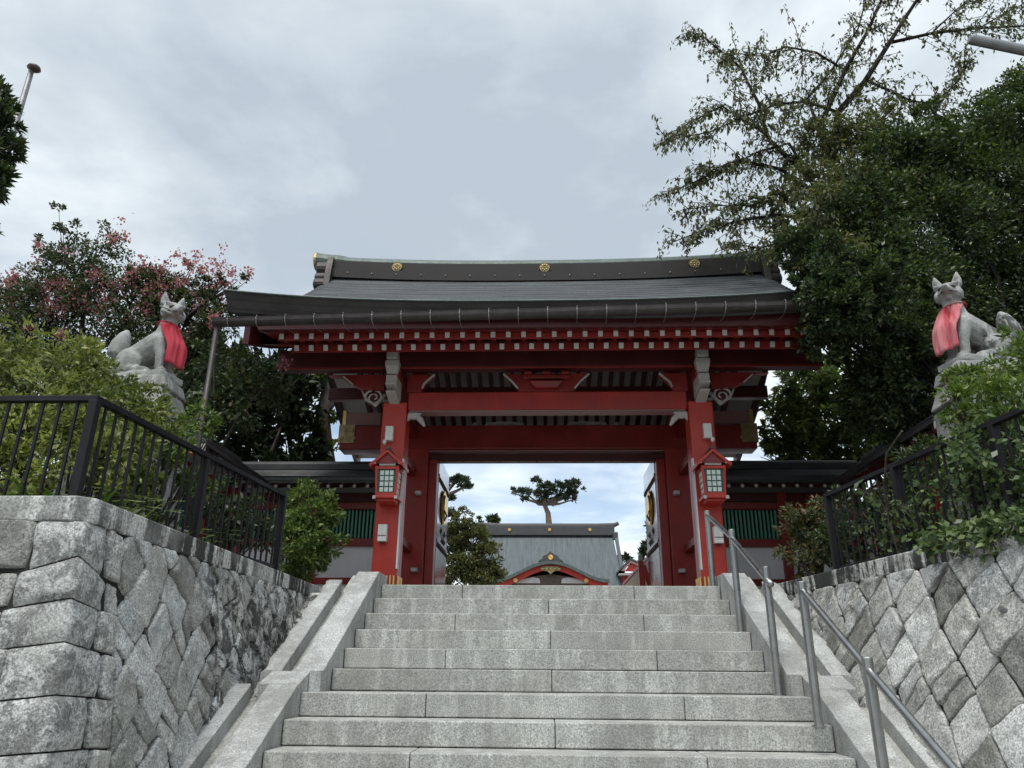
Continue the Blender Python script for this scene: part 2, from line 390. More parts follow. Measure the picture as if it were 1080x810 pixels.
# ------------------------------------------------------------------ ground
def build_ground():
    st = MB(); st.add([(-400, -120, 0), (400, -120, 0), (400, 900, 0), (-400, 900, 0)], [(0, 1, 2, 3)])
    structure(st.build('ground', MT['paving']))
    # upper terrace: three slabs whose front faces stand behind the retaining walls
    p = MB()
    p.box(-400, 400, 7.56, 900, .02, 2.396)
    structure(p.build('upper_plaza', MT['paving']))
    p = MB()
    p.hexa([(-60, 3.72, .02), (-2.42, 3.72, .02), (-2.42, 7.56, .02), (-60, 7.56, .02), (-60, 3.72, 2.36), (-2.42, 3.72, 2.36), (-2.42, 7.56, 2.36), (-60, 7.56, 2.36)])
    p.hexa([(2.98, 2.9, .02), (60, 2.9, .02), (60, 7.56, .02), (2.35, 7.56, .02), (2.98, 2.9, 2.36), (60, 2.9, 2.36), (60, 7.56, 2.36), (2.35, 7.56, 2.36)])
    structure(p.build('planted_terrace', MT['earth']))
build_ground()

# ------------------------------------------------------------------ stone staircase
RISE, TREAD = .15, .307
WU, WL = 1.594, 1.687
def step_front(k): return 7.33-(16-k)*TREAD-(0.1 if k <= 10 else 0)
def cheek_z(Y):
    if Y >= 5.57: return 1.633+.5357*(Y-5.57)
    if Y >= 5.33: return 1.553+.3333*(Y-5.33)
    return 1.553+.516*(Y-5.33)
def build_stairs():
    t = thing('stone_staircase', 'wide pale granite staircase climbing between stone walls to the red gate', 'staircase', (0, 5, 0))
    joints = {16: (-0.821, 0.79), 15: (-0.013,), 14: (-0.812, 0.788), 13: (-0.004,), 12: (-0.809, 0.795), 11: (-0.004,), 10: (-0.841, 0.855), 9: (0.006,), 8: (-0.831, 0.857), 7: (0.2,), 6: (-0.6, 0.9)}
    for k in range(1, 17):
        W = (WU if k >= 11 else WL)-.004
        y0 = step_front(k); y1 = (step_front(k+1)+.05) if k < 16 else 7.62
        xs = [-W]+list(joints.get(k, (.0,)))+[W]
        m = MB()
        for a, b in zip(xs[:-1], xs[1:]):
            d = random.uniform(-.0025, .0025)
            m.box(a+.0022, b-.0022, y0+d, y1, RISE*(k-1)+.005 if k > 1 else -.05, RISE*k+random.uniform(-.001, .001))
        m.build('step', MT['step'], t, bevel=.007)
        if k > 1:
            c = MB(); c.box(-W, W, y0+.02, y1-.02, RISE*(k-1)-.2 if k > 2 else -.06, RISE*k-.012); c.build('joint_fill', MT['mortar'], t)
    for s in (-1, 1):
        def slope_block(xa, xb, ya, yb, drop_a, drop_b, name, mat, base=None, bev=.006, dz=0.0):
            za, zb = cheek_z(ya)+dz, cheek_z(yb)+dz
            m = MB(); x0, x1 = sorted((s*xa, s*xb))
            m.hexa([(x0, ya, za-drop_a), (x1, ya, za-drop_a), (x1, yb, zb-drop_b), (x0, yb, zb-drop_b), (x0, ya, za), (x1, ya, za), (x1, yb, zb), (x0, yb, zb)])
            return m.build(name, mat, t, bevel=bev)
        # upper cheek in two stones, with a level top end; joint near step 13
        slope_block(WU, 1.795, 5.573, 6.455, .9, .9, 'cheek_stone', MT['cheek'])
        x0, x1 = sorted((s*WU, s*1.795))
        m = MB(); prof = [(6.459, cheek_z(6.459)-.9), (7.60, 1.6), (7.60, 2.504), (7.196, 2.504), (6.459, cheek_z(6.459))]
        m.prism(prof, 'x', x0, x1); m.build('cheek_stone', MT['cheek'], t, bevel=.006)
        # the wide block where the flight widens
        slope_block(WL-.005, 1.955, 5.332, 5.570, .7, .7, 'landing_stone', MT['cheek'])
        m = MB(); x0, x1 = sorted((s*(WU+.003), s*(WL-.008))); m.box(x0, x1, 5.535, 5.64, 1.3, cheek_z(5.60)-.012)
        m.build('cheek_end', MT['cheek'], t, bevel=.004)
        # lower cheeks
        slope_block(WL, 1.885, 4.02, 5.326, .6, .6, 'cheek_stone', MT['cheek'])
        slope_block(WL, 1.885, 2.36, 4.016, .3, .6, 'cheek_stone', MT['cheek'])
        # outer curb and the drain between curb and cheek
        for ya, yb, xi, xo in ((5.574, 7.02, 1.89, 2.03), (3.70, 5.326, 2.0, 2.15), (2.36, 3.696, 2.0, 2.15)):
            m = MB(); N_ = int((yb-ya)/.045); vs = []
            for i in range(N_+1):
                y = ya+(yb-ya)*i/N_; z = cheek_z(y); o = xo+.030*noise.noise(Vector((y*9, s*3.3, 0)))+.022*noise.noise(Vector((y*31, s, 2)))
                dz = .012*noise.noise(Vector((y*14, s, 5)))
                vs += [(s*xi, y, z-.5), (s*xi, y, z-.006), (s*(xi+.006), y, z), (s*(o-.03), y, z+dz*.5), (s*o, y, z-.016+dz), (s*(o+.01), y, z-.5)]
            q = 6; fs = [(i*q+j, i*q+(j+1) % q, (i+1)*q+(j+1) % q, (i+1)*q+j) for i in range(N_) for j in range(q)]
            fs += [tuple(range(q))[::-1], tuple(range(N_*q, N_*q+q))]
            m.add(vs, fs if s < 0 else [f[::-1] for f in fs]); m.build('curb_stone', MT['cheek'], t)
        slope_block(1.795, 1.889, 5.574, 7.40, .4, .4, 'drain_floor', MT['step'], bev=0, dz=-.12)
        slope_block(1.886, 1.999, 2.4, 5.33, .3, .4, 'drain_floor', MT['step'], bev=0, dz=-.11)
        slope_block(1.96, 2.30, 5.30, 7.30, .5, .5, 'bedding', MT['rubble_mossy'], bev=0, dz=-.24)
        slope_block(2.10, 2.26, 2.4, 5.298, .3, .5, 'bedding', MT['rubble_mossy'], bev=0, dz=-.24)
build_stairs()

# ------------------------------------------------------------------ retaining walls of rough granite
def clip(poly, a, b, c):
    out = []
    for i, p in enumerate(poly):
        q = poly[(i+1) % len(poly)]
        dp, dq = a*p[0]+b*p[1]+c, a*q[0]+b*q[1]+c
        if dp >= 0: out.append(p)
        if dp*dq < 0:
            k = dp/(dp-dq); out.append((p[0]+(q[0]-p[0])*k, p[1]+(q[1]-p[1])*k))
    return out
def rough_stone(mb, poly, P, nrm, H, gap=.007, n=30, rough=1.0, seed=0):
    """one rough-faced stone on the outline poly; P(u,v) gives the wall point, nrm its normal"""
    pts = []
    L = [math.dist(poly[i], poly[(i+1) % len(poly)]) for i in range(len(poly))]
    T = sum(L); acc = 0
    if T < .25: return
    for k in range(n):
        d = T*k/n; i = 0; a = 0
        while a+L[i] < d and i < len(L)-1: a += L[i]; i += 1
        f = (d-a)/max(L[i], 1e-6); p, q = poly[i], poly[(i+1) % len(poly)]
        pts.append((p[0]+(q[0]-p[0])*f, p[1]+(q[1]-p[1])*f))
    cx = sum(p[0] for p in pts)/n; cy = sum(p[1] for p in pts)/n
    sm = [tuple(.10*pts[i-1][j]+.8*pts[i][j]+.10*pts[(i+1) % n][j] for j in (0, 1)) for i in range(n)]
    area = abs(sum(pts[i][0]*pts[(i+1) % n][1]-pts[(i+1) % n][0]*pts[i][1] for i in range(n)))/2
    inr = 2*area/T
    if inr < .03: return
    s0 = 1-gap/inr
    tilt = (random.uniform(-.09, .09), random.uniform(-.09, .09)); off = random.uniform(-.008, .010)
    so = Vector((seed*3.1, seed*1.7, seed*.9))
    rings = [(1.005, -.6), (1.0, .50), (1.0, .50), (.972, .84), (.90, .95), (.76, .99), (.56, 1.0), (.34, 1.01), (.15, 1.01)]
    vs = []
    for sc, h in rings:
        for k in range(n):
            w = 1+.02*noise.noise(Vector((sm[k][0]*14, sm[k][1]*14, seed)))
            u = cx+(sm[k][0]-cx)*s0*sc*w; v = cy+(sm[k][1]-cy)*s0*sc*w
            q = P(u, v)
            hh = H*h
            if h > .3:
                hh += (u-cx)*tilt[0]+(v-cy)*tilt[1]+off
                a = noise.noise(q*4.5+so)*.013+noise.noise(q*12+so)*.010+noise.noise(q*29)*.006
                rdg = abs(noise.noise(q*7+so*2))
                hh += rough*(a-.016*rdg+.006)*min(1, h)
            vs.append(q+nrm*hh)
    c = P(cx, cy); vs.append(c+nrm*(H*1.03+off+noise.noise(c*4.5+so)*.022*rough))
    fs = [(i*n+k, i*n+(k+1) % n, (i+1)*n+(k+1) % n, (i+1)*n+k) for i in range(len(rings)-1) if i != 1 for k in range(n)]
    b = (len(rings)-1)*n
    fs += [(b+k, b+(k+1) % n, len(vs)-1) for k in range(n)]
    mb.add(vs, fs)
def diamond_stones(mb, P, nrm, region, du, dv, jit, H, u0, v0, nu, nv, split=.2):
    """random rubble laid on the slant: jittered diamonds clipped to a convex region [(a,b,c)...]"""
    J = {}
    def node(i, j):
        if (i, j) not in J:
            J[(i, j)] = (u0+(i-j)*du/2+random.uniform(-jit, jit)*du, v0+(i+j)*dv/2+random.uniform(-jit, jit)*dv)
        return J[(i, j)]
    n = 0
    for i in range(-nu, nu):
        for j in range(-nv, nv):
            poly = [node(i, j), node(i+1, j), node(i+1, j+1), node(i, j+1)]
            if random.random() < split:                  # some stones are split in two
                m1 = tuple((poly[0][k]+poly[1][k])/2+random.uniform(-.02, .02) for k in (0, 1)); m2 = tuple((poly[2][k]+poly[3][k])/2 for k in (0, 1))
                parts = [[poly[0], m1, m2, poly[3]], [m1, poly[1], poly[2], m2]]
            else: parts = [poly]
            for q in parts:
                for a, b, c in region:
                    q = clip(q, a, b, c)
                    if len(q) < 3: break
                if len(q) >= 3:
                    n += 1; rough_stone(mb, q, P, nrm, H*random.uniform(.85, 1.25), .005, 36, 1.0, n % 97)
def wall_blocks(mb, P, nrm, u_edges_rows, H, seed0=0):
    for r, (v0, v1, us) in enumerate(u_edges_rows):
        for a, b in zip(us[:-1], us[1:]):
            j = lambda: random.uniform(-.008, .008)
            rough_stone(mb, [(a+j(), v0+j()), (b+j(), v0+j()), (b+j(), v1+j()), (a+j(), v1+j())], P, nrm, H, .006, 40, 1.1, seed0+r*7+int(a*10) % 5)
def line_through(p, q, inside):
    a, b = q[1]-p[1], p[0]-q[0]; c = -(a*p[0]+b*p[1])
    if a*inside[0]+b*inside[1]+c < 0: a, b, c = -a, -b, -c
    return (a, b, c)
ZC0, ZC1 = 2.285, 2.405                                # coping underside and top
def build_left_wall():
    t = thing('retaining_wall', 'rough granite retaining wall with projecting corner stones on the left of the stairs', 'stone wall', (-2.4, 5, 0))
    # side face: u = Y, v = height, battered; front face: u = -X, v = height
    BX, BY = .145, .16
    XT = lambda Y: -2.235-.0115*(Y-3.49)
    sideP = lambda u, v: Vector((XT(u)+(ZC0-v)*BX, u, v))
    sideN = Vector((1, .0115, BX)).normalized()
    YT = 3.49
    frontP = lambda u, v: Vector((-u, YT-(ZC0-v)*BY, v))
    frontN = Vector((0, -1, BY)).normalized()
    core = MB()
    A, B, C, D = sideP(3.49, ZC0), sideP(7.75, ZC0), sideP(7.75, -.05), sideP(3.1, -.05)
    core.add([A+sideN*.007, B+sideN*.007, C+sideN*.007, Vector((D.x, YT-(ZC0+.05)*BY+.02, -.05))+sideN*.007], [(0, 1, 2, 3)])
    E_, F_ = frontP(2.235, ZC0), frontP(14, ZC0); G_, H_ = frontP(14, -.05), frontP(1.9, -.05)
    core.add([E_+frontN*.007, F_+frontN*.007, G_+frontN*.007, H_+frontN*.007], [(0, 1, 2, 3)])
    core.build('wall_core', MT['mortar'], t)
    mb = MB()
    inside = (5, 1.9)
    # the region ends at the curb line below and at the quoins in front
    reg = [line_through((3.0, ZC0), (8, ZC0), inside), line_through((4, cheek_z(4)-.30), (7.2, cheek_z(7.2)-.32), inside),
           line_through((3.80, 0), (3.80, 3), inside), line_through((7.7, 0), (7.7, 3), inside)]
    diamond_stones(mb, sideP, sideN, reg, .33, .33, .12, .028, 3.9, 1.0, 20, 20)
    # front face in rough courses left of the quoins
    zc = [2.285, 2.115, 1.927, 1.741, 1.528, 1.315, 1.10, .88, .66, .44, .22, 0.0]     # corner heights of the quoin beds
    df = [0, .29, .17, .12, .10, .08, .06, .05, .04, .03, .02, 0]; dsd = [0, .34, .16, .13, .06, .04, .03, .02, 0, 0, 0, 0]
    lfs = [.21, .25, .29, .24, .31, .26, .33, .27, .33, .27, .3]; lss = [.20, .25, .21, .30, .24, .31, .25, .3, .25, .3, .25]
    rows = []
    for k in range(11):
        us = [2.235-(ZC0-zc[k+1])*BX+lfs[k]+.006]
        while us[-1] < 9: us.append(us[-1]+random.uniform(.22, .42))
        d0, d1 = (df[k]*lfs[k], df[k+1]*lfs[k])
        rows.append((zc[k+1]-d1, zc[k]-d0, us))
    wall_blocks(mb, frontP, frontN, rows, .028)
    mb.build('rubble_face', MT['rubble_mossy'], t, smooth=True)
    # quoins: rough blocks turning the corner, their beds falling away on both faces
    for k in range(11):
        q = MB(); lf, ls = lfs[k], lss[k]; nu, nvv = 16, 10
        cols = [('f', 1-i/nu) for i in range(nu+1)]+[('s', i/nu) for i in range(1, nu+1)]
        def pt(c_, f_, tt):
            if c_ == 'f':
                lo, hi = zc[k+1]-df[k+1]*lf*f_, zc[k]-df[k]*lf*f_
                vv = lo+.004+(hi-lo-.008)*tt; return frontP(2.235-(ZC0-vv)*BX+(lf-.004)*f_, vv)
            lo, hi = zc[k+1]-dsd[k+1]*ls*f_, zc[k]-dsd[k]*ls*f_
            vv = lo+.004+(hi-lo-.008)*tt; return sideP(YT-(ZC0-vv)*BY+(ls-.004)*f_, vv)
        def row(tt, prof, rough):
            out = []
            for c_, f_ in cols:
                base = pt(c_, f_, tt); nn = frontN if c_ == 'f' else sideN
                if f_ == 0: nn = (frontN+sideN).normalized()*1.2
                ee = prof*(1-.45*max(0, f_-.90)/.10)
                nz = noise.noise(base*5+Vector((k, 0, 0)))*.016+noise.noise(base*12)*.011+noise.noise(base*30)*.006
                out.append(base+nn*(ee+nz*rough))
            return out
        rws = [row(0, -.02, 0), row(0, .016, .5)]
        body = [row(j/nvv, .016 if j in (0, nvv) else (.026 if j in (1, nvv-1) else .030), .5 if j in (0, nvv) else 1) for j in range(nvv+1)]
        end = [row(1, .016, .5), row(1, -.02, 0)]
        w = len(cols)
        for grp in (rws, body, end):
            vs = [p for r_ in grp for p in r_]
            q.add(vs, [(j*w+i, j*w+i+1, (j+1)*w+i+1, (j+1)*w+i) for j in range(len(grp)-1) for i in range(w-1)])
        for c_, col in (('f', 0), ('s', w-1)):             # end faces
            nn = frontN if c_ == 'f' else sideN
            vs = [r_[col] for r_ in body]; vs2 = [p-nn*.05 for p in vs]; n_ = len(vs)
            q.add(vs+vs2, [(j, j+1, n_+j+1, n_+j) for j in range(n_-1)])
        y1 = YT-(ZC0-(zc[k]+zc[k+1])/2)*BY+ls+.005
        e0, e1 = zc[k+1]-dsd[k+1]*ls, zc[k]-dsd[k]*ls
        if 3.80-y1 > .05: rough_stone(q, [(y1, e0), (3.80, e0-.02), (3.80, e1-.02), (y1, e1)], sideP, sideN, .028, .004, 30, 1, k)
        q.build('corner_stone', MT['rubble'], t, smooth=True)
    ys = [3.46, 4.12, 5.0, 5.9, 6.7, 7.36, 7.86]
    for i, (a, b) in enumerate(zip(ys[:-1], ys[1:])):
        xa, xb = XT(a)+.025, XT(b)+.025
        m = MB(); g = .003
        if i == 0:
            # corner stone: an L with its corner cut off
            pl = [(xa-.50, 3.46), (xa-.06, 3.46), (xa, 3.53), (xb, b-g), (xb-.34, b-g), (xa-.34, 3.80), (xa-.50, 3.80)]
            m.prism(pl, 'z', ZC0, ZC1)
        else:
            m.hexa([(xa-.34, a+g, ZC0), (xa, a+g, ZC0), (xb, b-g, ZC0), (xb-.34, b-g, ZC0), (xa-.34, a+g, ZC1), (xa, a+g, ZC1), (xb, b-g, ZC1), (xb-.34, b-g, ZC1)])
        m.build('coping_stone', MT['coping'], t, bevel=.008)
    xs = [XT(3.46)+.025-.503, -3.35, -4.2, -5.2, -6.5, -8, -11, -14]
    for a, b in zip(xs[:-1], xs[1:]):
        m = MB(); m.box(b+.003, a-.003, 3.46, 3.80, ZC0, ZC1); m.build('coping_stone', MT['coping'], t, bevel=.008)
build_left_wall()
def build_right_wall():
    t = thing('retaining_wall', 'rough granite retaining wall with a mossy coping on the right behind the steel handrail', 'stone wall', (2.6, 5, 0))
    K = .146; BX = .34
    XT = lambda Y: 2.085+K*(7.2-Y)
    P = lambda u, v: Vector((XT(u)-(ZC0-v)*BX, u, v))
    nrm = Vector((-1, -K, BX)).normalized()
    core = MB()
    core.add([P(2.6, ZC0)+nrm*.007, P(7.75, ZC0)+nrm*.007, P(7.75, -.05)+nrm*.007, P(2.6, -.05)+nrm*.007], [(3, 2, 1, 0)])
    fp = P(2.6, ZC0); core.add([fp, P(2.6, -.05), (14, 2.6, -.05), (14, 2.6, ZC0)], [(0, 1, 2, 3)])
    core.build('wall_core', MT['mortar'], t)
    mb = MB(); inside = (4.6, 2.0)
    reg = [line_through((3.0, ZC0), (8, ZC0), inside), line_through((3, cheek_z(3)-.30), (7.2, cheek_z(7.2)-.32), inside),
           line_through((2.62, 0), (2.62, 3), inside), line_through((7.7, 0), (7.7, 3), inside)]
    diamond_stones(mb, P, nrm, reg, .35, .36, .085, .028, 3.9, 1.0, 22, 22, .12)
    mb.build('rubble_face', MT['rubble'], t, smooth=True)
    ys = [2.58, 3.5, 4.45, 5.15, 5.75, 6.3, 6.9, 7.5]
    for a, b in zip(ys[:-1], ys[1:]):
        xa, xb = XT(a)-.03, XT(b)-.03; g = .003
        m = MB(); m.hexa([(xa, a+g, ZC0), (xa+.34, a+g, ZC0), (xb+.34, b-g, ZC0), (xb, b-g, ZC0), (xa, a+g, ZC1), (xa+.34, a+g, ZC1), (xb+.34, b-g, ZC1), (xb, b-g, ZC1)])
        m.build('coping_stone', MT['coping'], t, bevel=.008)
    m = MB()                                            # the small drain pipe that sticks out of the wall
    c = P(4.25, 1.95)
    m.tube([c-nrm*.05, c+nrm*.065], .015, 10); m.build('weep_pipe', MT['galv'], t)
build_right_wall()

# ------------------------------------------------------------------ iron fences on the copings
def build_fence(label, runs, ztop, z0, posts, n_bal):
    t = thing('iron_fence', label, 'fence', (runs[0][0], runs[0][1], z0))
    pts = [Vector((x, y, 0)) for x, y in runs]
    for a, b in zip(pts[:-1], pts[1:]):
        d = (b-a).normalized()
        for zz, w, h, nm in ((ztop-.018, .05, .036, 'top_rail'), (z0+.10, .03, .03, 'bottom_rail')):
            m = MB(); m.beam(a-d*.02+Vector((0, 0, zz)), b+d*.02+Vector((0, 0, zz)), w, h); m.build(nm, MT['iron'], t, bevel=.003)
        L = (b-a).length; n = max(2, round(L/.105))
        for i in range(1, n):
            p = a+(b-a)*i/n
            if abs(p.x) > 4.4: continue
            m = MB(); m.box(p.x-.0075, p.x+.0075, p.y-.0075, p.y+.0075, z0+.10, ztop-.036); m.build('baluster', MT['iron'], t)
    for x, y in posts:
        m = MB(); m.box(x-.027, x+.027, y-.027, y+.027, z0-.04, ztop-.03); m.build('post', MT['iron'], t, bevel=.003)
build_fence('black iron railing turning the corner above the left stone wall', [(-6.4, 4.24), (-2.78, 4.24), (-2.49, 6.93)], 3.19, 2.41, [(-2.78, 4.24), (-2.65, 5.55), (-2.49, 6.93), (-4.3, 4.24)], 0)
build_fence('black iron railing overgrown with creeper above the right stone wall', [(2.545, 6.95), (2.86, 4.80), (3.05, 3.5)], 3.19, 2.41, [(2.545, 6.95), (2.70, 5.9), (2.86, 4.80)], 0)

# ------------------------------------------------------------------ steel handrails
def build_handrail(label, posts, rail):
    t = thing('handrail', label, 'handrail', (posts[0][0], posts[0][1], posts[0][2]), group='steel handrails beside the stairs')
    for x, y, z0, z1 in posts:
        m = MB(); m.tube([(x, y, z0-.01), (x, y, z1-.006), (x, y, z1)], [.0275, .0275, .022], 16); m.build('post', MT['steel'], t, smooth=False)
        m = MB(); m.lathe([(.045, 0), (.045, .006), (.03, .010)], (x, y, z0+.001), 16); m.build('base_flange', MT['steel'], t)
    m = MB(); m.tube(rail, .0205, 14); m.build('rail', MT['steel'], t, smooth=True)
HX = 1.55
build_handrail('upper stainless steel handrail rising to the gate pillar', [(HX, 7.44, 2.40, 3.13), (HX, 6.55, 1.95, 2.79), (HX, 5.66, 1.50, 2.365)],
               [(HX, 7.44, 3.085), (HX, 6.55, 2.715), (HX, 5.66, 2.27), (HX, 5.56, 2.23)])
build_handrail('lower stainless steel handrail running down out of the picture', [(HX, 4.92, 1.35, 2.18), (HX, 4.08, .90, 1.722), (HX, 3.20, .45, 1.27)],
               [(HX+.02, 5.07, 2.135), (HX, 5.0, 2.17), (HX, 4.92, 2.125), (HX, 4.08, 1.66), (HX, 3.2, 1.19), (HX, 2.9, 1.03)])

# ------------------------------------------------------------------ the gate
GY, MY = 9.2, 10.9                                       # front pillar face, ridge line
EAVE_Y, RIDGE_Z = 7.80, 7.62
def roof_z(x, s):                                        # s: 0 at the eave, 1 at the ridge
    e = 5.635+.185*min(1, abs(x)/3.8)**2.6
    r = RIDGE_Z+.09*(abs(x)/3.8)**2
    z = e+(r-e)*(.50*s+.50*s*s)
    d = max(0, abs(x)-3.42)/.38                          # the surface rolls down at each verge
    return z-.34*d*d*s
def crest(mb, c, r, t=.02, petals=8):
    """round badge with a relief of petals, facing -Y"""
    x, y, z = c
    mb.lathe([(r*.96, 0), (r, -t*.5), (r*.94, -t), (r*.86, -t*.75)], (x, y, z), 28, 'y')
    for k in range(petals):
        a = 2*PI*k/petals
        mb.ball((x+.52*r*math.cos(a), y-t*.8, z+.52*r*math.sin(a)), (r*.24, t*.5, r*.19), Matrix.Rotation(-a, 3, 'Y'), 8, 6)
    mb.ball((x, y-t*.8, z), (r*.2, t*.6, r*.2), None, 8, 6)
def build_gate():
    t = thing('shrine_gate', 'red lacquered shrine gate with dark copper roof at the head of the stairs', 'gate', (0, 10.4, 2.4))
    # pillars
    for s in (-1, 1):
        xa, xb = sorted((s*1.81, s*2.12))
        m = MB(); m.box(xa, xb, GY, GY+.31, 2.40, 4.90); p = m.build('front_pillar', MT['red'], t, bevel=.016)
        m = MB()
        m.box(xa-.008, xb+.008, GY-.008, GY+.318, 2.40, 2.60); m.build('pillar_shoe', MT['bronze'], p, bevel=.004)
        m = MB()                                          # gilt ribs of the shoe
        for i in range(7):
            m.box(xa+.02+i*.042, xa+.038+i*.042, GY-.016, GY-.006, 2.42, 2.70)
        xi = s*1.802
        for i in range(7): m.box(min(xi, xi-s*.012), max(xi, xi-s*.012), GY+.02+i*.042, GY+.038+i*.042, 2.42, 2.70)
        m.build('gilt_rib', MT['gold'], p)
        m = MB()                                          # pale guard on the inner corner
        x0 = s*1.81
        m.box(min(x0, x0+s*.014), max(x0, x0+s*.014), GY-.006, GY-.001, 2.78, 4.14); m.box(min(x0-s*.006, x0), max(x0-s*.006, x0), GY-.006, GY+.085, 2.78, 4.14)
        m.build('corner_guard', MT['plaster'], p)
        xa, xb = sorted((s*1.73, s*2.09))
        m = MB(); m.box(xa, xb, 10.73, 11.09, 2.40, 4.72); m.build('main_pillar', MT['red_shaded_mid'], t, bevel=.014)
        xa, xb = sorted((s*1.605, s*1.726))
        m = MB(); m.box(xa, xb, 10.80, 10.98, 2.40, 4.56); m.build('door_jamb', MT['red_shaded_mid'], t, bevel=.006)
        xa, xb = sorted((s*1.81, s*2.12))
        m = MB(); m.box(xa, xb, 12.35, 12.66, 2.40, 5.30); m.build('rear_pillar', MT['red_shaded_deep'], t, bevel=.014)
        # ties from front to main to rear pillar
        xc = s*1.965
        for z0, z1 in ((4.30, 4.42), (3.20, 3.30), (4.86, 5.02)):
            m = MB(); m.box(xc-.06, xc+.06, GY+.28, 10.76, z0, z1); m.build('side_tie', MT['red_shaded_deep'], t, bevel=.006)
            m = MB(); m.box(xc-.06, xc+.06, 11.06, 12.4, z0, z1); m.build('side_tie', MT['red_shaded_deep'], t, bevel=.006)
        for zz in (4.0, 2.92):                            # pale wedge ends against the main pillar
            x0 = s*1.80
            m = MB(); m.box(min(x0, x0+s*.08), max(x0, x0+s*.08), 10.60, 10.726, zz, zz+.05); m.build('wedge', MT['white'], t, bevel=.004)
        # roof truss beams from front purlin to rear
        m = MB(); m.box(xc-.09, xc+.09, 8.98, 12.9, 5.17, 5.30); m.build('transverse_beam', MT['red_shaded_deep'], t, bevel=.01)
        m = MB(); m.box(xc-.08, xc+.08, MY-.08, MY+.08, 5.0, 6.15); m.build('king_post', MT['red_shaded_dark'], t, bevel=.01)
    # front and rear tie beams
    m = MB(); m.box(-1.80, 1.80, GY+.03, GY+.25, 4.80, 5.045); m.build('tie_beam', MT['red_shaded_beam'], t, bevel=.012)
    m = MB(); m.box(-1.78, 1.78, GY+.038, GY+.235, 4.782, 4.797); m.build('beam_edge_reflection', MT['edge'], t, bevel=.003)  # added pale strip, paints a reflection along the beam's lower edge
    m = MB(); m.box(-1.80, 1.80, 12.40, 12.6, 5.08, 5.28); m.build('rear_tie_beam', MT['red_shaded_deep'], t, bevel=.012)
    m = MB(); m.box(-3.08, 3.08, 10.74, 11.06, 4.705, 5.07); k = m.build('lintel', MT['red_shaded_deep'], t, bevel=.014)
    for s in (-1, 1):
        m = MB(); xa, xb = sorted((s*2.86, s*3.10)); m.box(xa, xb, 10.725, 11.075, 4.80, 5.085)
        for i in range(5):                                # pierced scroll relief on the gilt end
            cx_ = s*(2.86+.05*i); 
            m.lathe([(.026, -.004), (.032, -.012), (.018, -.014)], (cx_, 10.725, 4.87+.13*(i % 2)), 10, 'y')
        m.build('gilt_beam_end', MT['gold_old_shaded'], k, bevel=.004)
        m = MB(); xa, xb = sorted((s*2.50, s*3.02)); m.box(xa, xb, 10.80, 10.95, 5.10, 5.30); g_ = m.build('side_arm', MT['edge'], t, bevel=.008)
        m = MB(); xa, xb = sorted((s*3.02, s*3.075)); m.box(xa, xb, 10.79, 10.96, 5.09, 5.33); m.build('gilt_tip', MT['gold'], g_, bevel=.004)
    m = MB(); m.box(-1.73, 1.73, 10.78, 11.0, 4.680, 4.700); m.build('lintel_edge_reflection', MT['edge'], t, bevel=.004)  # pinkish strip standing in for light reflected under the lintel
    m = MB(); m.box(-1.73, 1.73, 10.84, 10.98, 4.545, 4.660); m.build('door_head', MT['red_shaded_dark'], t, bevel=.006)
    m = MB()                                               # row of small nail heads under the door head
    for i in range(12): m.ball((-1.5+i*3/11, 10.86, 4.543), .012, None, 8, 6)
    m.build('nail_heads', MT['bronze'], t)
    for s in (-1, 1):                                      # carved panels seen over the lintel
        m = MB()
        w = .28; cx_ = s*.62
        m.prism([(cx_-.33, 5.07), (cx_+.33, 5.07), (cx_+w, 5.15), (cx_+.1, 5.165), (cx_-.1, 5.165), (cx_-w, 5.15)], 'y', 10.86, 10.94)
        for i in range(6): m.ball((cx_-.22+i*.088, 10.855, 5.115), (.036, .02, .028), None, 8, 6)
        m.lathe([(.03, -.03), (.05, -.01), (.05, .03)], (cx_+s*.45, 10.88, 5.11), 12, 'y')
        m.build('carved_strut', MT['soffit'], t, bevel=.004)
    m = MB(); m.box(-3.35, 3.35, 10.84, 10.98, 5.53, 5.72); m.build('upper_beam', MT['red_shaded_dark'], t, bevel=.01)
    # eave purlins
    PL = 3.52
    for y0, y1, mt in ((9.02, 9.24, MT['red_shaded_dark']), (12.56, 12.78, MT['red_shaded_dark'])):
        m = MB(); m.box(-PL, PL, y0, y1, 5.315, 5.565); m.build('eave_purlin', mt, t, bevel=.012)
    m = MB(); m.box(-PL, PL, 9.012, 9.03, 5.290, 5.318); m.build('purlin_edge', MT['red_shaded_deep'], t, bevel=.004)
    m = MB(); m.box(-PL, PL, MY-.1, MY+.1, 6.18, 6.34); m.build('ridge_purlin', MT['red_shaded_dark'], t, bevel=.012)
    # bracket noses in pale paint at the head of each front pillar
    for s in (-1, 1):
        xc = s*1.972
        nose = thing_part = MB()
        nose.box(xc-.070, xc+.070, 8.90, 9.26, 5.05, 5.165)
        nose.prism([(8.86, 5.03), (9.26, 4.95), (9.26, 5.048), (8.86, 5.048)], 'x', xc-.070, xc+.070)
        nose.prism([(8.93, 4.93), (9.26, 4.86), (9.26, 4.948), (8.89, 4.948)], 'x', xc-.066, xc+.066)
        nose.build('bracket_nose', MT['white'], t, bevel=.008)
        up = MB()                                          # bearing block with tapered foot, and the beam end over it
        up.hexa([(xc-.065, 8.92, 5.185), (xc+.065, 8.92, 5.185), (xc+.065, 9.01, 5.185), (xc-.065, 9.01, 5.185), (xc-.09, 8.88, 5.30), (xc+.09, 8.88, 5.30), (xc+.09, 9.01, 5.30), (xc-.09, 9.01, 5.30)])
        up.box(xc-.09, xc+.09, 8.88, 9.01, 5.302, 5.36)
